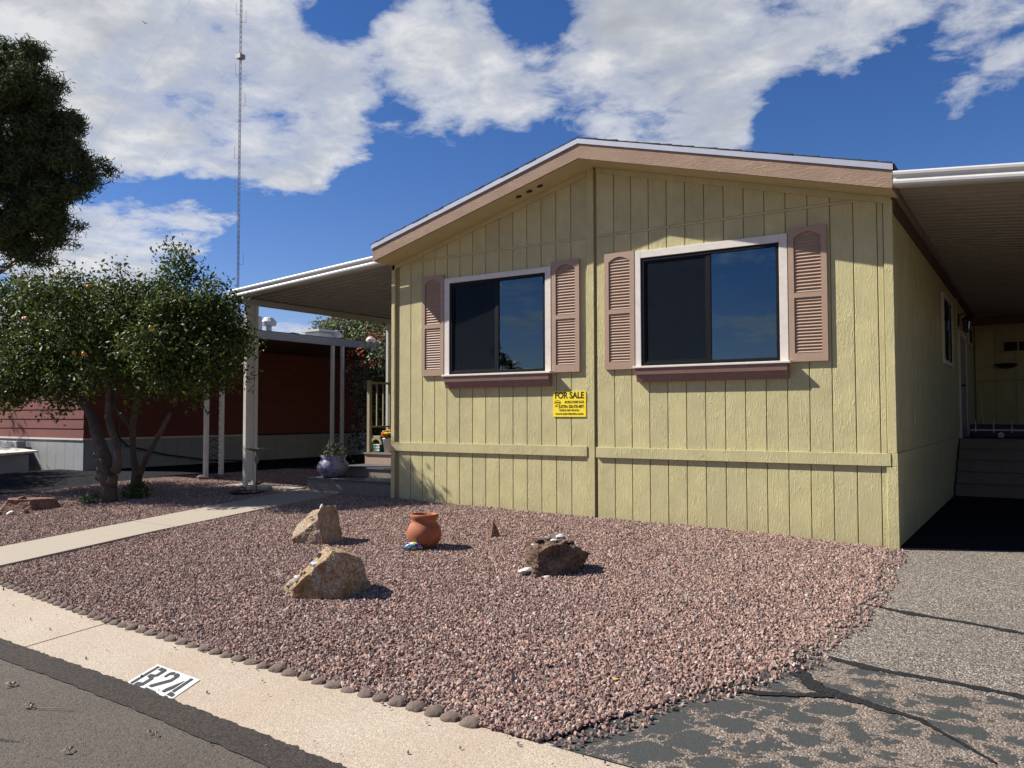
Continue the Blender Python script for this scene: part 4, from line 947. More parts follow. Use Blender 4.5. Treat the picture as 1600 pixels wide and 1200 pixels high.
def rand_planes(seed, n=9, d0=.62, d1=.85):
    rg = random.Random(seed); P = []
    for _ in range(n):
        v = Vector((rg.gauss(0, 1), rg.gauss(0, 1), rg.gauss(0, 1))).normalized(); P.append((v.x, v.y, v.z, rg.uniform(d0, d1)))
    return P
def top_of(o, lx, ly):
    """surface point of a rock under the local (x, y)"""
    bpy.context.view_layer.update(); mw = o.matrix_world; me = o.data
    bv = BVHTree.FromPolygons([mw @ v.co for v in me.vertices], [tuple(p.vertices) for p in me.polygons])
    a = Matrix.Rotation(YW, 3, 'Z') @ Vector((lx, ly, 0)); h = bv.ray_cast(Vector((o.location.x + a.x, o.location.y + a.y, 3)), Vector((0, 0, -1))); return h[0] or o.location.copy()
# local axes: x = along the street view, y = away
rA = rock_mesh('boulder', [(-.75, -.35, .75, .50), (-.2, .1, 1, .78), (.9, -.45, .25, .52), (-.35, -1, -.1, .55), (1, .5, .2, .72), (-1, 0, -.2, .80), (0, 1, .2, .7), (0, 0, -1, .7)], (.36, .31, .345), 1)
RA = add_rock('boulder', 'tan boulder leaning back, the one nearest the concrete walkway', 'rock_tan', rA, (-6.98, 6.60, .07), YW)
rB = rock_mesh('boulder', [(-.5, -.1, 1, .52), (.55, .1, .9, .70), (.75, -.75, -.1, .62), (-.25, -1, .1, .50), (-1, -.3, .3, .85), (1, .3, .1, .80), (0, 1, .2, .6), (-.6, -.8, -.5, .72)], (.38, .36, .41), 4)
RB = add_rock('boulder', 'golden-brown boulder lying nearest the street, with pebbles on its left shoulder', 'rock_gold', rB, (-5.16, 5.0, -.02), YW + R(12), ry=R(-16))
rC = rock_mesh('boulder', [(-.35, -.2, 1, .60), (.3, -1, .25, .60), (.9, -.5, .1, .72), (-.9, -.4, .4, .72), (.6, .1, .9, .68), (0, 1, .3, .7)] + rand_planes(5, 5, .7, .85), (.35, .30, .29), 7, .12, .075)
RC = add_rock('boulder', 'dark brown jagged boulder with white and crystal stones, in front of the placard', 'rock_dark', rC, (-3.90, 6.68, .05), YW)
rD = rock_mesh('boulder', [(0, 0, 1, .6), (.9, -.4, .3, .75), (-.2, -1, .2, .6), (-.9, -.3, .3, .75)], (.42, .26, .20), 9)
RD = add_rock('boulder', 'flat-topped red-brown boulder at the left edge, across the walkway', 'rock_red', rD, (-13.05, 6.30, .03), YW)
rE = rock_mesh('standing_stone', [(.85, -.2, .5, .45), (-.9, -.2, .2, .45), (-.1, -1, .2, .45)], (.075, .055, .115), 3, .12, .05, 4)
add_rock('standing_stone', 'small upright brown shard standing alone in the gravel behind the pot', 'rock_red', rE, (-5.36, 7.80, .05), YW, 'stone')
peb = [rock_mesh('pebble', rand_planes(20 + k, 6, .6, .85), (1, .8, .6), k, .1, .03, 3) for k in range(4)]
def pebble(loc, r, mat, label, k=0, name='pebble', sc=(1, 1, 1), group=None):
    me = peb[k % 4].copy(); o = link(name, me, mat, None, loc, (0, 0, rnd.random() * 6)); o.scale = (r * sc[0], r * sc[1], r * sc[2]); tag(o, label, 'stone', group); return o
def on(o, lx, ly, r, mat, label, k=0, sc=(1, 1, 1), group=None): 
    p = top_of(o, lx, ly); return pebble((p.x, p.y, p.z + r * .35 * sc[2]), r, mat, label, k, sc=sc, group=group)
on(RA, .02, .02, .022, 'pebble_white', 'white upright chip standing on the peak of the tan leaning boulder', 0, (1, 1, 2.6))
on(RA, -.05, -.10, .032, 'pebble_white', 'flat white chip lying on the face of the tan leaning boulder', 1)
on(RA, -.09, .00, .03, 'pebble_grey', 'grey-white flake on the upper slope of the tan leaning boulder', 2)
on(RA, .10, .03, .025, 'pebble_white', 'pale pebble near the right corner of the tan leaning boulder top', 3)
for i, (lx, ly, r, mt) in enumerate([(-.30, -.06, .030, 'pebble_grey'), (-.25, -.11, .026, 'pebble_grey'), (-.34, -.02, .024, 'rock_dark'), (-.20, -.06, .024, 'pebble_grey'), (-.24, 0, .028, 'rock_tan')]):
    on(RB, lx, ly, r, mt, 'small grey-brown pebble heaped on the left shoulder of the golden boulder', i, group='pebbles on the golden boulder')
on(RB, -.26, -.03, .040, 'pebble_white', 'pinkish-white pebble on the left shoulder of the golden boulder', 1)
on(RB, -.12, -.05, .048, 'quartz', 'largest pale pebble on the slope of the golden boulder', 2)
on(RB, -.10, .06, .03, 'pebble_grey', 'grey stone high on the ridge of the golden boulder', 3)
on(RC, .08, .02, .055, 'quartz', 'clear whitish crystal on top of the dark boulder', 0)
on(RC, -.05, .03, .04, 'pebble_grey', 'grey rough stone on the peak of the dark boulder', 1)
on(RC, -.14, .02, .042, 'rock_dark', 'dark lumpy stone on the left top of the dark boulder', 2)
on(RC, -.17, -.10, .035, 'rock_gold', 'yellow-brown knob on the left side of the dark boulder', 3)
on(RC, .16, -.02, .04, 'rock_dark', 'dark lumpy stone on the right top of the dark boulder', 0)
on(RC, .0, -.05, .028, 'pebble_white', 'white chip on the front edge of the dark boulder top', 2)
on(RC, -.19, .0, .026, 'pebble_white', 'small white pebble on the far left of the dark boulder', 1)
pebble((-4.02, 6.42, -.03), .085, 'pebble_white', 'white block-like stone on the gravel at the left foot of the dark boulder', 1, sc=(1, .8, .75))
pebble((-3.82, 6.42, -.06), .05, 'pebble_white', 'thin white flake on the gravel under the dark boulder', 2, sc=(1, .6, .3))
for i, (x, y, r) in enumerate([(-12.75, 5.95, .06), (-12.9, 5.85, .05), (-13.1, 5.8, .06), (-12.6, 6.1, .04)]):
    pebble((x, y, g(x, y) + .03), r, ('pebble_white', 'rock_red', 'pebble_grey', 'rock_red')[i], ('white stone below the red-brown boulder at the left edge', 'reddish stone below the red-brown boulder', 'grey stone below the red-brown boulder', 'small red stone right of the red-brown boulder')[i], i)
p = top_of(RD, -.05, 0); pebble((p.x, p.y, p.z + .02), .06, 'rock_red', 'loose red stone on top of the red-brown boulder at the left edge', 2)
pebble((-11.30, 9.28, .255), .065, 'rock_red', 'round reddish stone resting on the concrete block by the awning post', 0, name='round_stone')
for i, (x, y) in enumerate([(-13.85, 10.0), (-13.75, 10.35), (-13.95, 10.6), (-14.2, 10.3)]): pebble((x, y, .19), .10, 'greyrock', 'brown rock at the foot of the neighbor carport post', i, name='foot_rock', group='rocks at the foot of the carport post')
pebble((-5.29, 6.0, -.065), .013, 'petal_yellow', 'tiny yellow fallen leaf lying in the gravel between boulder and street', 1, name='fallen_leaf', sc=(1, 1, .3))
pebble((-2.12, 4.35, -.13), .013, 'petal_yellow', 'yellow fallen leaf in the gravel near the driveway edge', 2, name='fallen_leaf', sc=(1, 1, .3))

TC = thing('terracotta_pot', 'round terracotta pot standing in the middle of the pink gravel', 'pot', (-5.71, 6.95, -.045))
MB().lathe([(0, 0), (.10, 0), (.125, .02), (.17, .08), (.192, .15), (.188, .20), (.165, .255), (.140, .285), (.134, .30), (.136, .315), (.155, .345), (.158, .372), (.150, .382), (.137, .376), (.128, .32), (.128, .29), (.16, .22), (.16, .12), (0, .10)], 48).obj('pot', 'terra', TC, smooth=True)
MB().lathe([(0, .17), (.165, .17)], 24).obj('soil', 'soil', TC)
MB().tube([(.03, .02, .17), (.05, .03, .30), (.085, .02, .43)], .003, 5).obj('twig', 'twig', TC)
# ceramic fish leaning on the gravel
CF = thing('ceramic_fish', 'small blue and green painted ceramic fish beside the terracotta pot', 'ornament', (-5.70, 6.76, -.045), YW)
pts = [(-.12, 0, .02), (-.09, 0, .035), (-.04, 0, .05), (.02, 0, .055), (.07, 0, .045), (.10, 0, .03)]
mb = MB(); mb.tube(pts, [.004, .022, .040, .044, .028, .008], 12); mb.obj('body', 'ceramic', CF, smooth=True)
MB().loft([(-.0, -.006, .08), (.05, -.006, .08), (.055, -.006, .10), (.035, -.006, .175)], [(-.0, .006, .08), (.05, .006, .08), (.055, .006, .10), (.035, .006, .175)]).obj('fin', 'ceramic', CF)
MB().loft([(.09, -.006, .03), (.14, -.006, 0), (.125, -.006, .04), (.14, -.006, .08)], [(.09, .006, .03), (.14, .006, 0), (.125, .006, .04), (.14, .006, .08)]).obj('tail', 'blueplanter', CF)
tag(MB().lathe([(0, 0), (.03, .005), (.042, .03), (.03, .055), (0, .06)], 14).obj('glass_ball', 'blueplanter', None, (-5.80, 6.86, -.03)), 'dark blue ball half sunk in the gravel left of the terracotta pot', 'ball')

# painted unit number on the gutter
NB = thing('painted_number', 'white painted rectangle with black stencilled B24 on the concrete gutter', 'painted number', (0, 0, 0))
C4 = [Vector((-4.90, 3.215, 0)), Vector((-4.395, 3.175, 0)), Vector((-4.268, 2.868, 0)), Vector((-4.785, 2.925, 0))]
def uvp(u, v, dz): # u right 0..1, v up 0..1
    a = C4[3].lerp(C4[2], u); b = C4[0].lerp(C4[1], u); p = a.lerp(b, v); return (p.x, p.y, zg(p.x, p.y) + dz)
mb = MB(); n = 14; edge_j = lambda k: .015 * noise.noise(Vector((k * 3.3, 0, 0)))
vs = [uvp(i / n, j / n, .003) for j in range(n + 1) for i in range(n + 1)]
mb.add(vs, [(j * (n + 1) + i, j * (n + 1) + i + 1, (j + 1) * (n + 1) + i + 1, (j + 1) * (n + 1) + i) for j in range(n) for i in range(n)]); mb.obj('panel', 'pwhite', NB)
def stroke(polys, name='digit'):
    mb = MB()
    for q in polys: mb.add([uvp(a, b, .0055) for a, b in q], [tuple(range(len(q)))])
    return mb.obj(name, 'pblack', NB)
stroke([[(.06, .05), (.115, .05), (.115, .93), (.06, .93)], [(.15, .93), (.15, .80), (.24, .80), (.24, .62), (.15, .58), (.15, .46), (.24, .42), (.24, .22), (.15, .18), (.15, .06), (.27, .06), (.31, .14), (.31, .45), (.27, .52), (.31, .60), (.31, .86), (.28, .93)]])
stroke([[(.40, .66), (.455, .66), (.455, .78), (.50, .82), (.50, .93), (.44, .93), (.40, .86)], [(.52, .93), (.52, .82), (.565, .78), (.565, .66), (.40, .26), (.40, .19), (.47, .19), (.635, .60), (.635, .84), (.59, .93)], [(.40, .13), (.40, .02), (.64, .02), (.64, .13)]])
stroke([[(.84, .32), (.90, .32), (.90, .93), (.84, .93)], [(.81, .80), (.70, .32), (.70, .20), (.76, .20), (.81, .42)], [(.84, .30), (.84, .17), (.96, .17), (.96, .27), (.90, .30)], [(.84, .14), (.84, .03), (.90, .03), (.90, .14)]])

# street litter
def dry_leaf(x, y, s, a, label):
    mb = MB(); z = -.2365 if y < yout(x) else zg(x, y) + .004
    for k in range(3):
        c = Vector((rnd.uniform(-.03, .03), rnd.uniform(-.02, .02), .004)); d = Vector((math.cos(a + k), math.sin(a + k), 0)) * s; w = Vector((-d.y, d.x, 0)) * .35
        mb.add([c - d, c + w + Vector((0, 0, .012)), c + d, c - w + Vector((0, 0, .008)), c + Vector((0, 0, .018))], [(0, 1, 4), (1, 2, 4), (2, 3, 4), (3, 0, 4)])
    tag(mb.obj('dry_leaf', 'twig', None, (x, y, z)), label, 'dry leaf')
dry_leaf(-5.35, 2.52, .035, .3, 'curled dry leaves on the asphalt below the gutter joint'); dry_leaf(-4.85, 2.38, .032, 1.3, 'pale dry leaves with a twig on the asphalt')
dry_leaf(-4.05, 2.18, .025, 2.1, 'single pale leaf on the asphalt at the bottom left'); dry_leaf(-3.9, 2.55, .018, .5, 'small dark pellet of leaf on the tar band')
tag(MB().tube([(-4.80, 2.40, -.235), (-4.66, 2.47, -.228), (-4.60, 2.50, -.235)], .003, 5).obj('twig', 'twig'), 'thin dry twig on the asphalt', 'twig')
for k in range(14):
    yy = rnd.uniform(3.8, 8.8); xx_ = rnd.uniform(-8.2, -2.2)
    me = MB(); c = Vector((0, 0, .016)); a = rnd.random() * 6; d = Vector((math.cos(a), math.sin(a), .2)) * .014; w = Vector((-d.y, d.x, .1)) * .45
    me.add([c - d, c + w, c + d, c - w], [(0, 1, 2, 3)]); tag(me.obj('fallen_leaf', 'twig', None, (xx_, yy, zgr(xx_, yy) + .012)), 'small dry leaf lying on the pink gravel', 'dry leaf', 'dry leaves on the gravel')
ribbon('tar_strip', [(-4.9, 2.0), (-4.55, 2.06), (-4.4, 2.12)], [.006, .012, .004], 'tar', 0, 20).location.z = -.044

# ------------------------------------------------------------------ neighbour's home and carport
N = thing('neighbor_home', 'red-brown lap-sided mobile home with white skirting behind the orange trees', 'house', (0, 0, 0))
NX, NY = -18.51, 10.19
MB().box(-26.5, NX - .02, NY + .02, 28, .0, 3.3).obj('wall', 'inside', N)
def lap(name, x0, x1, y0, y1, z, h, face):
    t = .022
    if face == 'front': q0 = [(x0, y0, z), (x0, y0 + t + .01, z), (x0, y0 + t + .01, z + h), (x0, y0 + t - .006, z + h)]; q1 = [(x1, p[1], p[2]) for p in q0]
    else: q0 = [(x1, y0, z), (x1 - t - .01, y0, z), (x1 - t - .01, y0, z + h), (x1 - t + .006, y0, z + h)]; q1 = [(p[0], y1, p[2]) for p in q0]
    return MB().loft(q0, q1)
z = .90
while z < 3.25:
    lap('b', -26.5, NX, NY - .022, 0, z, .225, 'front').obj('lap_board', 'red', N); lap('b', 0, NX + .022, NY, 28, z, .225, 'side').obj('lap_board', 'red', N); z += .228
MB().box(-26.5, NX + .03, NY - .04, NY + .02, .86, .90).obj('belt_trim', 'white', N); MB().box(NX - .02, NX + .04, NY + .021, 15, .86, .90).obj('belt_trim', 'white', N)
for k in range(20): MB().box(-26.5 + k * .40, -26.5 + k * .40 + .392, NY - .012, NY + .018, 0, .859).obj('skirt_panel', 'skirt', N)
for k in range(44): MB().box(NX - .018, NX + .012, NY + .02 + k * .40, NY + .02 + k * .40 + .392, 0, .859).obj('skirt_panel', 'skirt', N)
MB().loft([(-26.8, NY - .4, 3.3), (NX + .3, NY - .4, 3.3), (NX + .3, NY - .4, 3.42), (-22.5, NY - .4, 4.2), (-26.8, NY - .4, 3.42)], [(-26.8, 28, 3.3), (NX + .3, 28, 3.3), (NX + .3, 28, 3.42), (-22.5, 28, 4.2), (-26.8, 28, 3.42)]).obj('roof', 'skirt', N)
MB().tube([(NX + .05, 10.9, 1.02), (NX + .08, 11.2, .70), (NX + .1, 12.2, .45), (NX + .12, 13.4, .26), (NX + .4, 14.5, .19)], .02, 6).obj('hose', 'black', N)
MB().tube([(NX + .04, 11.0, 1.3), (NX + .06, 11.05, .7), (NX + .2, 10.9, .45)], .014, 6).obj('hose', 'green', N)
def vent(x, y, z, s, kind):
    V = thing('roof_vent', kind, 'roof vent', (x, y, z))
    MB().lathe([(0, 0), (.08 * s, 0), (.08 * s, .35 * s), (0, .35 * s)], 14).obj('pipe', 'alum', V); MB().lathe([(0, .35 * s), (.2 * s, .37 * s), (.22 * s, .48 * s), (.12 * s, .6 * s), (0, .63 * s)], 14).obj('cap', 'alum', V)
vent(-20.3, 17.0, 3.85, 1.1, 'white mushroom roof vent on the neighbor roof, left of the dark dome'); vent(-19.9, 19.5, 3.75, .9, 'white roof vent right of the dark dome on the neighbor roof')
vent(-19.6, 20.9, 3.7, .8, 'white roof vent farthest right on the neighbor roof')
AC = thing('rooftop_cooler', 'white evaporative cooler box on the neighbor roof behind the awning post', 'cooler', (-20.6, 16.2, 3.80)); MB().box(-.5, .5, -.4, .4, 0, .70).obj('cabinet', 'alum', AC, bevel=.03); MB().box(-.4, .4, -.405, -.401, .1, .55).obj('grille', 'skirt', AC)
AC2 = thing('rooftop_unit', 'low white cooling unit with louvred top on the neighbor roof by the far tree', 'cooler', (-20.2, 19.0, 3.78)); MB().box(-.35, .35, -.3, .3, 0, .42).obj('cabinet', 'alum', AC2, bevel=.03); MB().box(-.45, .45, -.4, .4, .425, .50).obj('lid', 'alum', AC2)
DM = MB().lathe([(.34, 0), (.33, .12), (.22, .26), (0, .30)], 20).obj('skylight_dome', 'bronze', None, (-19.9, 17.6, 3.78), smooth=True); tag(DM, 'dark dome skylight on the neighbor roof', 'skylight')
NC = thing('neighbor_carport', 'grey-white flat carport roof along the side of the red-brown home', 'carport', (0, 0, 0))
MB().loft([(-14.0, 8.9, 3.12), (-14.0, 8.9, 3.27), (NX + .02, 8.9, 3.37), (NX + .02, 8.9, 3.22)], [(-14.0, 19.5, 3.12), (-14.0, 19.5, 3.27), (NX + .02, 19.5, 3.37), (NX + .02, 19.5, 3.22)]).obj('roof', 'brown', NC)
MB().box(-13.998, -13.955, 8.88, 19.5, 3.08, 3.25).obj('side_fascia', 'skirt', NC); MB().box(NX + .02, -13.96, 8.85, 8.899, 3.08, 3.38).obj('front_fascia', 'skirt', NC)
MB().box(NX + .3, -14.02, 19.3, 19.36, .1, 3.119).obj('added_back_fence', 'red', NC)  # dark fence added across the carport's back to keep it dim inside
post_pair('carport_post', 'white double post with black scrollwork at the front of the neighbor carport', -14.0, 10.18, .15, 3.08, gap=.36, w=.075, lattice=True)
post_pair('carport_post', 'white double post farther back on the neighbor carport, behind the talavera pot', -14.0, 13.62, .15, 3.08, gap=.32, w=.07, lattice=True)
RM = thing('sloped_ramp', 'low white sloped hatch in front of the neighbor skirting at the left edge', 'ramp', (0, 0, 0))
MB().loft([(-23.2, 8.9, .62), (-19.95, 8.9, .50), (-19.95, 8.9, .56), (-23.2, 8.9, .72)], [(-23.2, 9.9, .66), (-19.95, 9.9, .56), (-19.95, 9.9, .60), (-23.2, 9.9, .74)]).obj('lid', 'white', RM)
MB().box(-23.2, -20.2, 9.05, 9.8, .05, .50).obj('base', 'skirt', RM)
UB = thing('utility_box', 'white utility box against the neighbor skirting at the left edge', 'box', (-21.9, 10.0, .1)); MB().box(-1.2, .9, -.1, .12, 0, .70).obj('cabinet', 'skirt', UB, bevel=.01)

# ------------------------------------------------------------------ trees
def trunk_obj(parent, chains, mat='bark'):
    mb = MB()
    for pts, rad in chains:
        P = [Vector(p) for p in pts]; out = []; rr = []
        for i in range(len(P) - 1):
            for k in range(4):
                t = k / 4; q = P[i].lerp(P[i + 1], t); q += Vector((noise.noise(q * 3), noise.noise(q * 3 + Vector((9, 0, 0))), 0)) * rad[i] * .5; out.append(q); rr.append((rad[i] + (rad[i + 1] - rad[i]) * t) * (1 + .18 * noise.noise(q * 7)))
        out.append(P[-1]); rr.append(rad[-1]); mb.tube(out, rr, 10)
    return mb.obj('trunk', mat, parent, smooth=True)
def oranges(parent, blobs, n, seed):
    rg = random.Random(seed); m0 = MB().lathe([(0, -.036), (.022, -.03), (.036, 0), (.022, .03), (0, .036)], 12); me = m0.mesh('orange'); me.materials.append(M['orange']); me.polygons.foreach_set('use_smooth', [True] * len(me.polygons))
    vd = Vector((.78, -.6, .1))
    for k in range(n):
        b = rg.choice(blobs); d = Vector((rg.gauss(0, 1), rg.gauss(0, 1), rg.gauss(0, 1))).normalized(); d = (d + vd * .9).normalized()
        rz = b[4] if len(b) > 4 else b[3]
        link('orange', me, None, parent, (b[0] + d.x * b[3] * .98, b[1] + d.y * b[3] * .98, b[2] + d.z * rz * .95))
T1 = thing('orange_tree', 'orange tree at the left edge with a thick leaning trunk and ripe fruit', 'tree', (0, 0, 0))
trunk_obj(T1, [([(-12.50, 7.3, -.02), (-12.52, 7.3, .35), (-12.62, 7.3, .62), (-12.80, 7.3, .95), (-13.05, 7.35, 1.30), (-13.5, 7.3, 1.8), (-13.9, 7.2, 2.4)], [.14, .115, .11, .10, .08, .06, .03]),
               ([(-12.48, 7.32, .30), (-12.27, 7.3, .62), (-12.30, 7.3, .85), (-12.48, 7.35, 1.1), (-12.75, 7.4, 1.4), (-12.7, 7.4, 2.0), (-12.5, 7.4, 2.8)], [.085, .07, .06, .055, .05, .04, .02]),
               ([(-12.62, 7.3, .72), (-12.85, 7.28, .80)], [.09, .06]), ([(-12.53, 7.3, .36), (-12.78, 7.25, .42)], [.05, .03]),
               ([(-12.75, 7.4, 1.4), (-13.3, 7.9, 2.0), (-14.2, 8.0, 2.6)], [.05, .04, .02]), ([(-13.5, 7.3, 1.8), (-15.0, 7.0, 2.3)], [.05, .02])])
B1 = [(-13.9, 7.2, 2.55, 1.15, .95), (-15.4, 7.3, 2.6, 1.3, 1.0), (-12.9, 7.4, 2.8, .85, .8), (-13.5, 7.3, 3.4, .7, .5), (-15.2, 7.2, 3.45, .8, .5), (-12.6, 7.5, 3.4, .5, .45), (-14.3, 6.7, 2.1, .8, .55), (-16.3, 7.2, 2.3, 1.0, .8), (-12.4, 7.2, 2.3, .6, .5), (-13.9, 7.3, 3.75, .3, .35), (-12.75, 7.5, 3.8, .22, .4)]
leaves('crown', 'citrus', B1, 46000, .070, T1, 1, clump=5, shell=.5, aspect=.5, sub=(12, .28, 1.1), reach=1.15)
oranges(T1, B1[:9], 20, 3)
T2 = thing('orange_tree', 'smaller orange tree with three thin stems next to the awning post', 'tree', (0, 0, 0))
trunk_obj(T2, [([(-12.78, 7.95, .0), (-12.80, 7.95, .35), (-12.88, 7.95, .7), (-12.93, 7.95, 1.25), (-12.80, 7.95, 1.85), (-12.4, 8.0, 2.6)], [.11, .09, .055, .05, .045, .02]),
               ([(-12.76, 7.95, .40), (-12.60, 7.95, .60), (-12.28, 7.95, 1.0), (-11.75, 7.95, 1.6), (-11.65, 7.95, 2.0), (-11.6, 7.95, 2.9)], [.06, .045, .04, .035, .03, .015]),
               ([(-12.93, 7.95, 1.2), (-13.5, 7.9, 1.65), (-13.8, 7.9, 2.2)], [.035, .03, .015])])
B2 = [(-11.7, 7.95, 2.75, .95, .85), (-11.15, 7.8, 2.5, .8, .75), (-12.5, 8.0, 2.75, .85, .8), (-11.75, 7.9, 3.5, .48, .45), (-11.75, 7.9, 4.0, .28, .35), (-11.45, 7.9, 3.85, .25, .38), (-10.8, 7.9, 3.15, .35, .32), (-10.65, 7.8, 2.3, .6, .5), (-11.3, 7.7, 2.05, .7, .4), (-12.2, 7.9, 3.4, .4, .35), (-10.9, 7.9, 3.1, .45, .35)]
leaves('crown', 'citrus', B2 + [(-12.15, 7.8, 2.9, .7, .6)], 40000, .070, T2, 2, clump=5, shell=.5, aspect=.5, sub=(11, .28, 1.1), reach=1.15)
oranges(T2, B2[:4], 3, 5)
leaves('weed_plant', 'weed', [(0, 0, .06, .17, .12)], 240, .055, None, 6, (-12.75, 7.15, .03)); o = bpy.data.objects['weed_plant']; del o['kind']; tag(o, 'pale weed sprouting at the left foot of the leaning orange trunk', 'plant')
leaves('weed_plant', 'citrus', [(0, 0, .12, .24, .2)], 420, .06, None, 7, (-12.45, 7.75, .05)); o = bpy.data.objects['weed_plant.001']; del o['kind']; tag(o, 'dark green suckers at the foot of the smaller orange tree', 'plant')

MT = thing('added_shade_tree', 'unseen tree added outside the left edge to shade the neighbor driveway', 'tree', (0, 0, 0))  # off-frame tree added for the dappled shade on the neighbour's drive and wall
trunk_obj(MT, [([(-24.5, 4.5, -.3), (-24.3, 4.7, 1.8), (-23.8, 5.2, 3.6)], [.2, .16, .07]), ([(-24.3, 4.7, 1.8), (-22.6, 6.2, 3.4)], [.11, .04])])
leaves('crown', 'citrus', [(-24.2, 5.0, 4.6, 2.2, 1.3), (-26.6, 6.2, 4.6, 2.0, 1.4), (-22.2, 6.2, 3.9, 1.7, 1.0), (-21.4, 4.2, 4.4, 1.7, 1.1), (-25, 3, 4.6, 2, 1.2), (-20.6, 6.0, 3.7, 1.5, .9), (-19.4, 4.6, 3.9, 1.4, .9)], 36000, .14, MT, 15, clump=5, shell=.6, sub=(8, .3, 1.0))

leaves('foliage', 'citrus', [(5.9, 9 + 1.5 * k, 1.5, .9, 1.5) for k in range(12)], 16000, .15, HG, 22, clump=4, shell=.5)
PT = thing('pine_tree', 'tall dark pine towering behind the neighbor home at the upper left', 'tree', (0, 0, 0))
trunk_obj(PT, [([(-40.5, 17.5, -.4), (-40.2, 17.3, 5), (-39.8, 17.1, 10), (-39.3, 17, 15), (-39, 17, 17)], [.5, .42, .33, .2, .08]), ([(-40, 17.2, 9), (-38, 18, 11), (-35.6, 19.3, 12.3)], [.16, .1, .03]), ([(-39.9, 17.2, 12), (-37.5, 18.2, 13.4)], [.13, .04]), ([(-40, 17.3, 7.5), (-37.3, 18.4, 9)], [.13, .04])])
BP = [(-38.08, 17.47, 15.73, 2.0), (-36.79, 18.37, 14.58, 1.25), (-36.23, 18.81, 13.15, 1.25), (-35.35, 19.42, 12.25, .8, .6), (-37.24, 18.25, 10.86, 1.8), (-38.23, 17.68, 9.3, 1.3), (-36.7, 18.64, 10.2, 1.1), (-40.06, 16.31, 12.87, 3.2), (-37.42, 18.01, 13.0, 2.0), (-37.5, 18.2, 8.9, .8), (-39.51, 16.51, 16.3, 2.0), (-36.4, 18.7, 11.7, 1.0, .7), (-38.8, 17.4, 17.2, .9)]
leaves('crown', 'needle', BP, 190000, .26, PT, 3, clump=20, shell=.55, aspect=.16, sub=(15, .27, .55), sig=.16, core=.6, reach=1.28)

BG = thing('bougainvillea_bush', 'bougainvillea bush with red bracts behind the porch railing', 'bush', (0, 0, 0))
BBl = [(-13.6, 14.6, 2.3, .60, .8), (-13.1, 14.7, 2.8, .55, .75), (-13.6, 14.6, 1.1, .55, 1.0), (-13.0, 14.7, 1.4, .6, 1.1), (-12.6, 15.2, 2.4, .8, 1.2)]
trunk_obj(BG, [([(-13.3, 14.7, .1), (-13.4, 14.7, 1), (-13.3, 14.7, 2)], [.08, .06, .02])])
leaves('crown', 'bushleaf', BBl, 12000, .085, BG, 4, clump=4, aspect=.6)
leaves('bract', 'bract', [(-13.8, 14.3, 2.95, .35, .2), (-13.1, 14.2, 3.4, .35, .25), (-13.4, 14.2, 2.7, .4, .3)], 170, .055, BG, 9, clump=5, aspect=.8)
FT = thing('distant_tree', 'grey-green tree beyond the neighbor carport, under the porch awning edge', 'tree', (0, 0, 0))
trunk_obj(FT, [([(-29, 30, -.4), (-29, 30, 3)], [.3, .2])])
leaves('crown', 'farleaf', [(-29.2, 30, 5.5, 2.0, 1.6), (-31.0, 30, 4.9, 1.3, 1.4), (-27.2, 30, 5.1, 2.0, 1.8), (-26, 31, 5.0, 2, 1.6)], 30000, .17, FT, 5, clump=5, aspect=.5)

# palms across the street (seen mirrored in the panes)
def palm(x, y, h, label):
    P = thing('palm_tree', label, 'tree', (x, y, -.4)); MB().tube([(0, 0, 0), (.3, 0, h * .5), (.1, 0, h)], [.3, .22, .18], 8).obj('trunk', 'bark', P)
    mb = MB(); rg = random.Random(int(h * 10))
    for k in range(34):
        a = rg.random() * 6.28; e = rg.uniform(-.7, 1.2); L = 1.9; pts = [Vector((.1 + math.cos(a) * math.cos(e) * L * t, math.sin(a) * math.cos(e) * L * t, h + math.sin(e) * L * t - .8 * t * t)) for t in (0, .4, .8, 1.1)]
        w = Vector((-math.sin(a), math.cos(a), 0))
        for p, q, w0, w1 in zip(pts[:-1], pts[1:], (.05, .3, .3), (.3, .3, .02)): mb.add([p - w * w0, p + w * w0, q + w * w1, q - w * w1], [(0, 1, 2, 3)])
    me_ = mb.mesh('crown'); ca = me_.color_attributes.new('rnd', 'FLOAT_COLOR', 'POINT'); link('crown', me_, 'palmleaf', P)
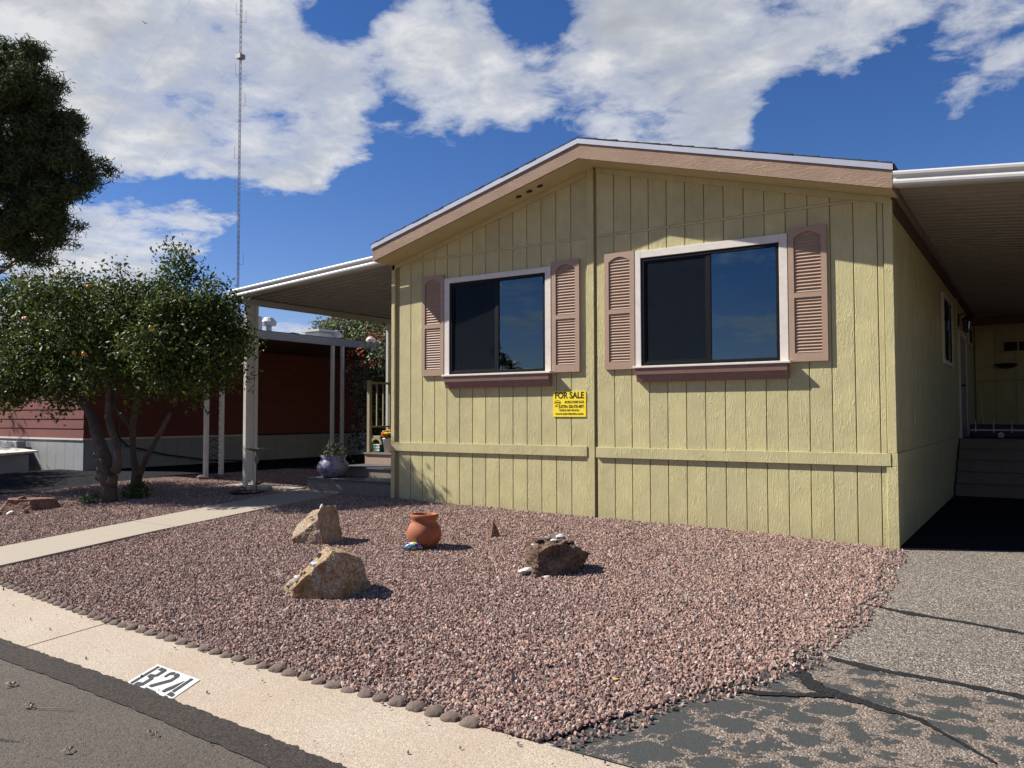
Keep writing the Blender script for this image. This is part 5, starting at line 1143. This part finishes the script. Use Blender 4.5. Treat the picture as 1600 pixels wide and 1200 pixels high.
palm(-84.9, -104.9, 14.4, 'slender fan palm far across the street, tallest, mirrored in the left window'); palm(-87.9, -111.9, 13.1, 'fan palm far across the street, middle of three'); palm(-65.7, -81.3, 9.1, 'short bushy fan palm far across the street, mirrored low in the pane')

# ------------------------------------------------------------------ radio mast
MS = thing('radio_mast', 'tall guyed lattice radio mast with red and pale bands against the clouds', 'mast', (-124.4, 96.9, -.4))
rl = .20; C3 = [(rl * math.cos(a), rl * math.sin(a)) for a in (.3, .3 + 2.094, .3 + 4.189)]
m0 = MB()
for c in C3: m0.tube([(c[0], c[1], 0), (c[0], c[1], 12)], .04, 5)
for k in range(12):
    for i in range(3): a, b = C3[i], C3[(i + 1) % 3]; m0.tube([(a[0], a[1], k), (b[0], b[1], k + 1)], .02, 3); m0.tube([(a[0], a[1], k), (b[0], b[1], k)], .02, 3)
base_me = m0.mesh('mast_section'); mm1 = base_me.copy(); mm1.materials.append(M['mastred']); mm2 = base_me; mm2.materials.append(M['mastwhite'])
for k in range(9): link('mast_section', mm1 if k % 2 == 0 else mm2, None, MS, (0, 0, 12 * k))
for (z, s) in ((30, 1), (44, -1), (50, -1), (60, 1), (66, -1), (76, 1), (77.5, -1)):
    MB().tube([(0, 0, z), (.8 * s, .5 * s, z), (.8 * s, .5 * s, z + 2.2)], .04, 4).obj('antenna', 'steel', MS)
MB().box(-.6, .6, -.6, .6, 69.0, 69.8).obj('beacon_platform', 'steel', MS)
for (z, dx, dy, L) in ((95, -.84, -.55, 62), (70, -.84, -.55, 50), (66, .84, .55, 45), (95, .84, .55, 60), (48, .84, .55, 35)):
    MB().tube([(0, 0, z), (dx * L, dy * L, 0)], .008, 3).obj('guy_wire', 'steel', MS)
BI = thing('flying_bird', 'tiny dark bird high in the clouds left of the mast', 'bird', (-80.2, 50.0, 44.0)); BI.scale = (.6, .6, .6)
MB().tube([(-.25, 0, 0), (0, 0, 0), (.25, 0, .02)], [.02, .07, .01], 6).obj('body', 'black', BI); MB().add([(-.1, 0, 0), (.1, 0, 0), (.05, .6, .15), (-.1, .6, .15), (.05, -.6, .15), (-.1, -.6, .15)], [(0, 1, 2, 3), (1, 0, 5, 4)]).obj('wings', 'black', BI)
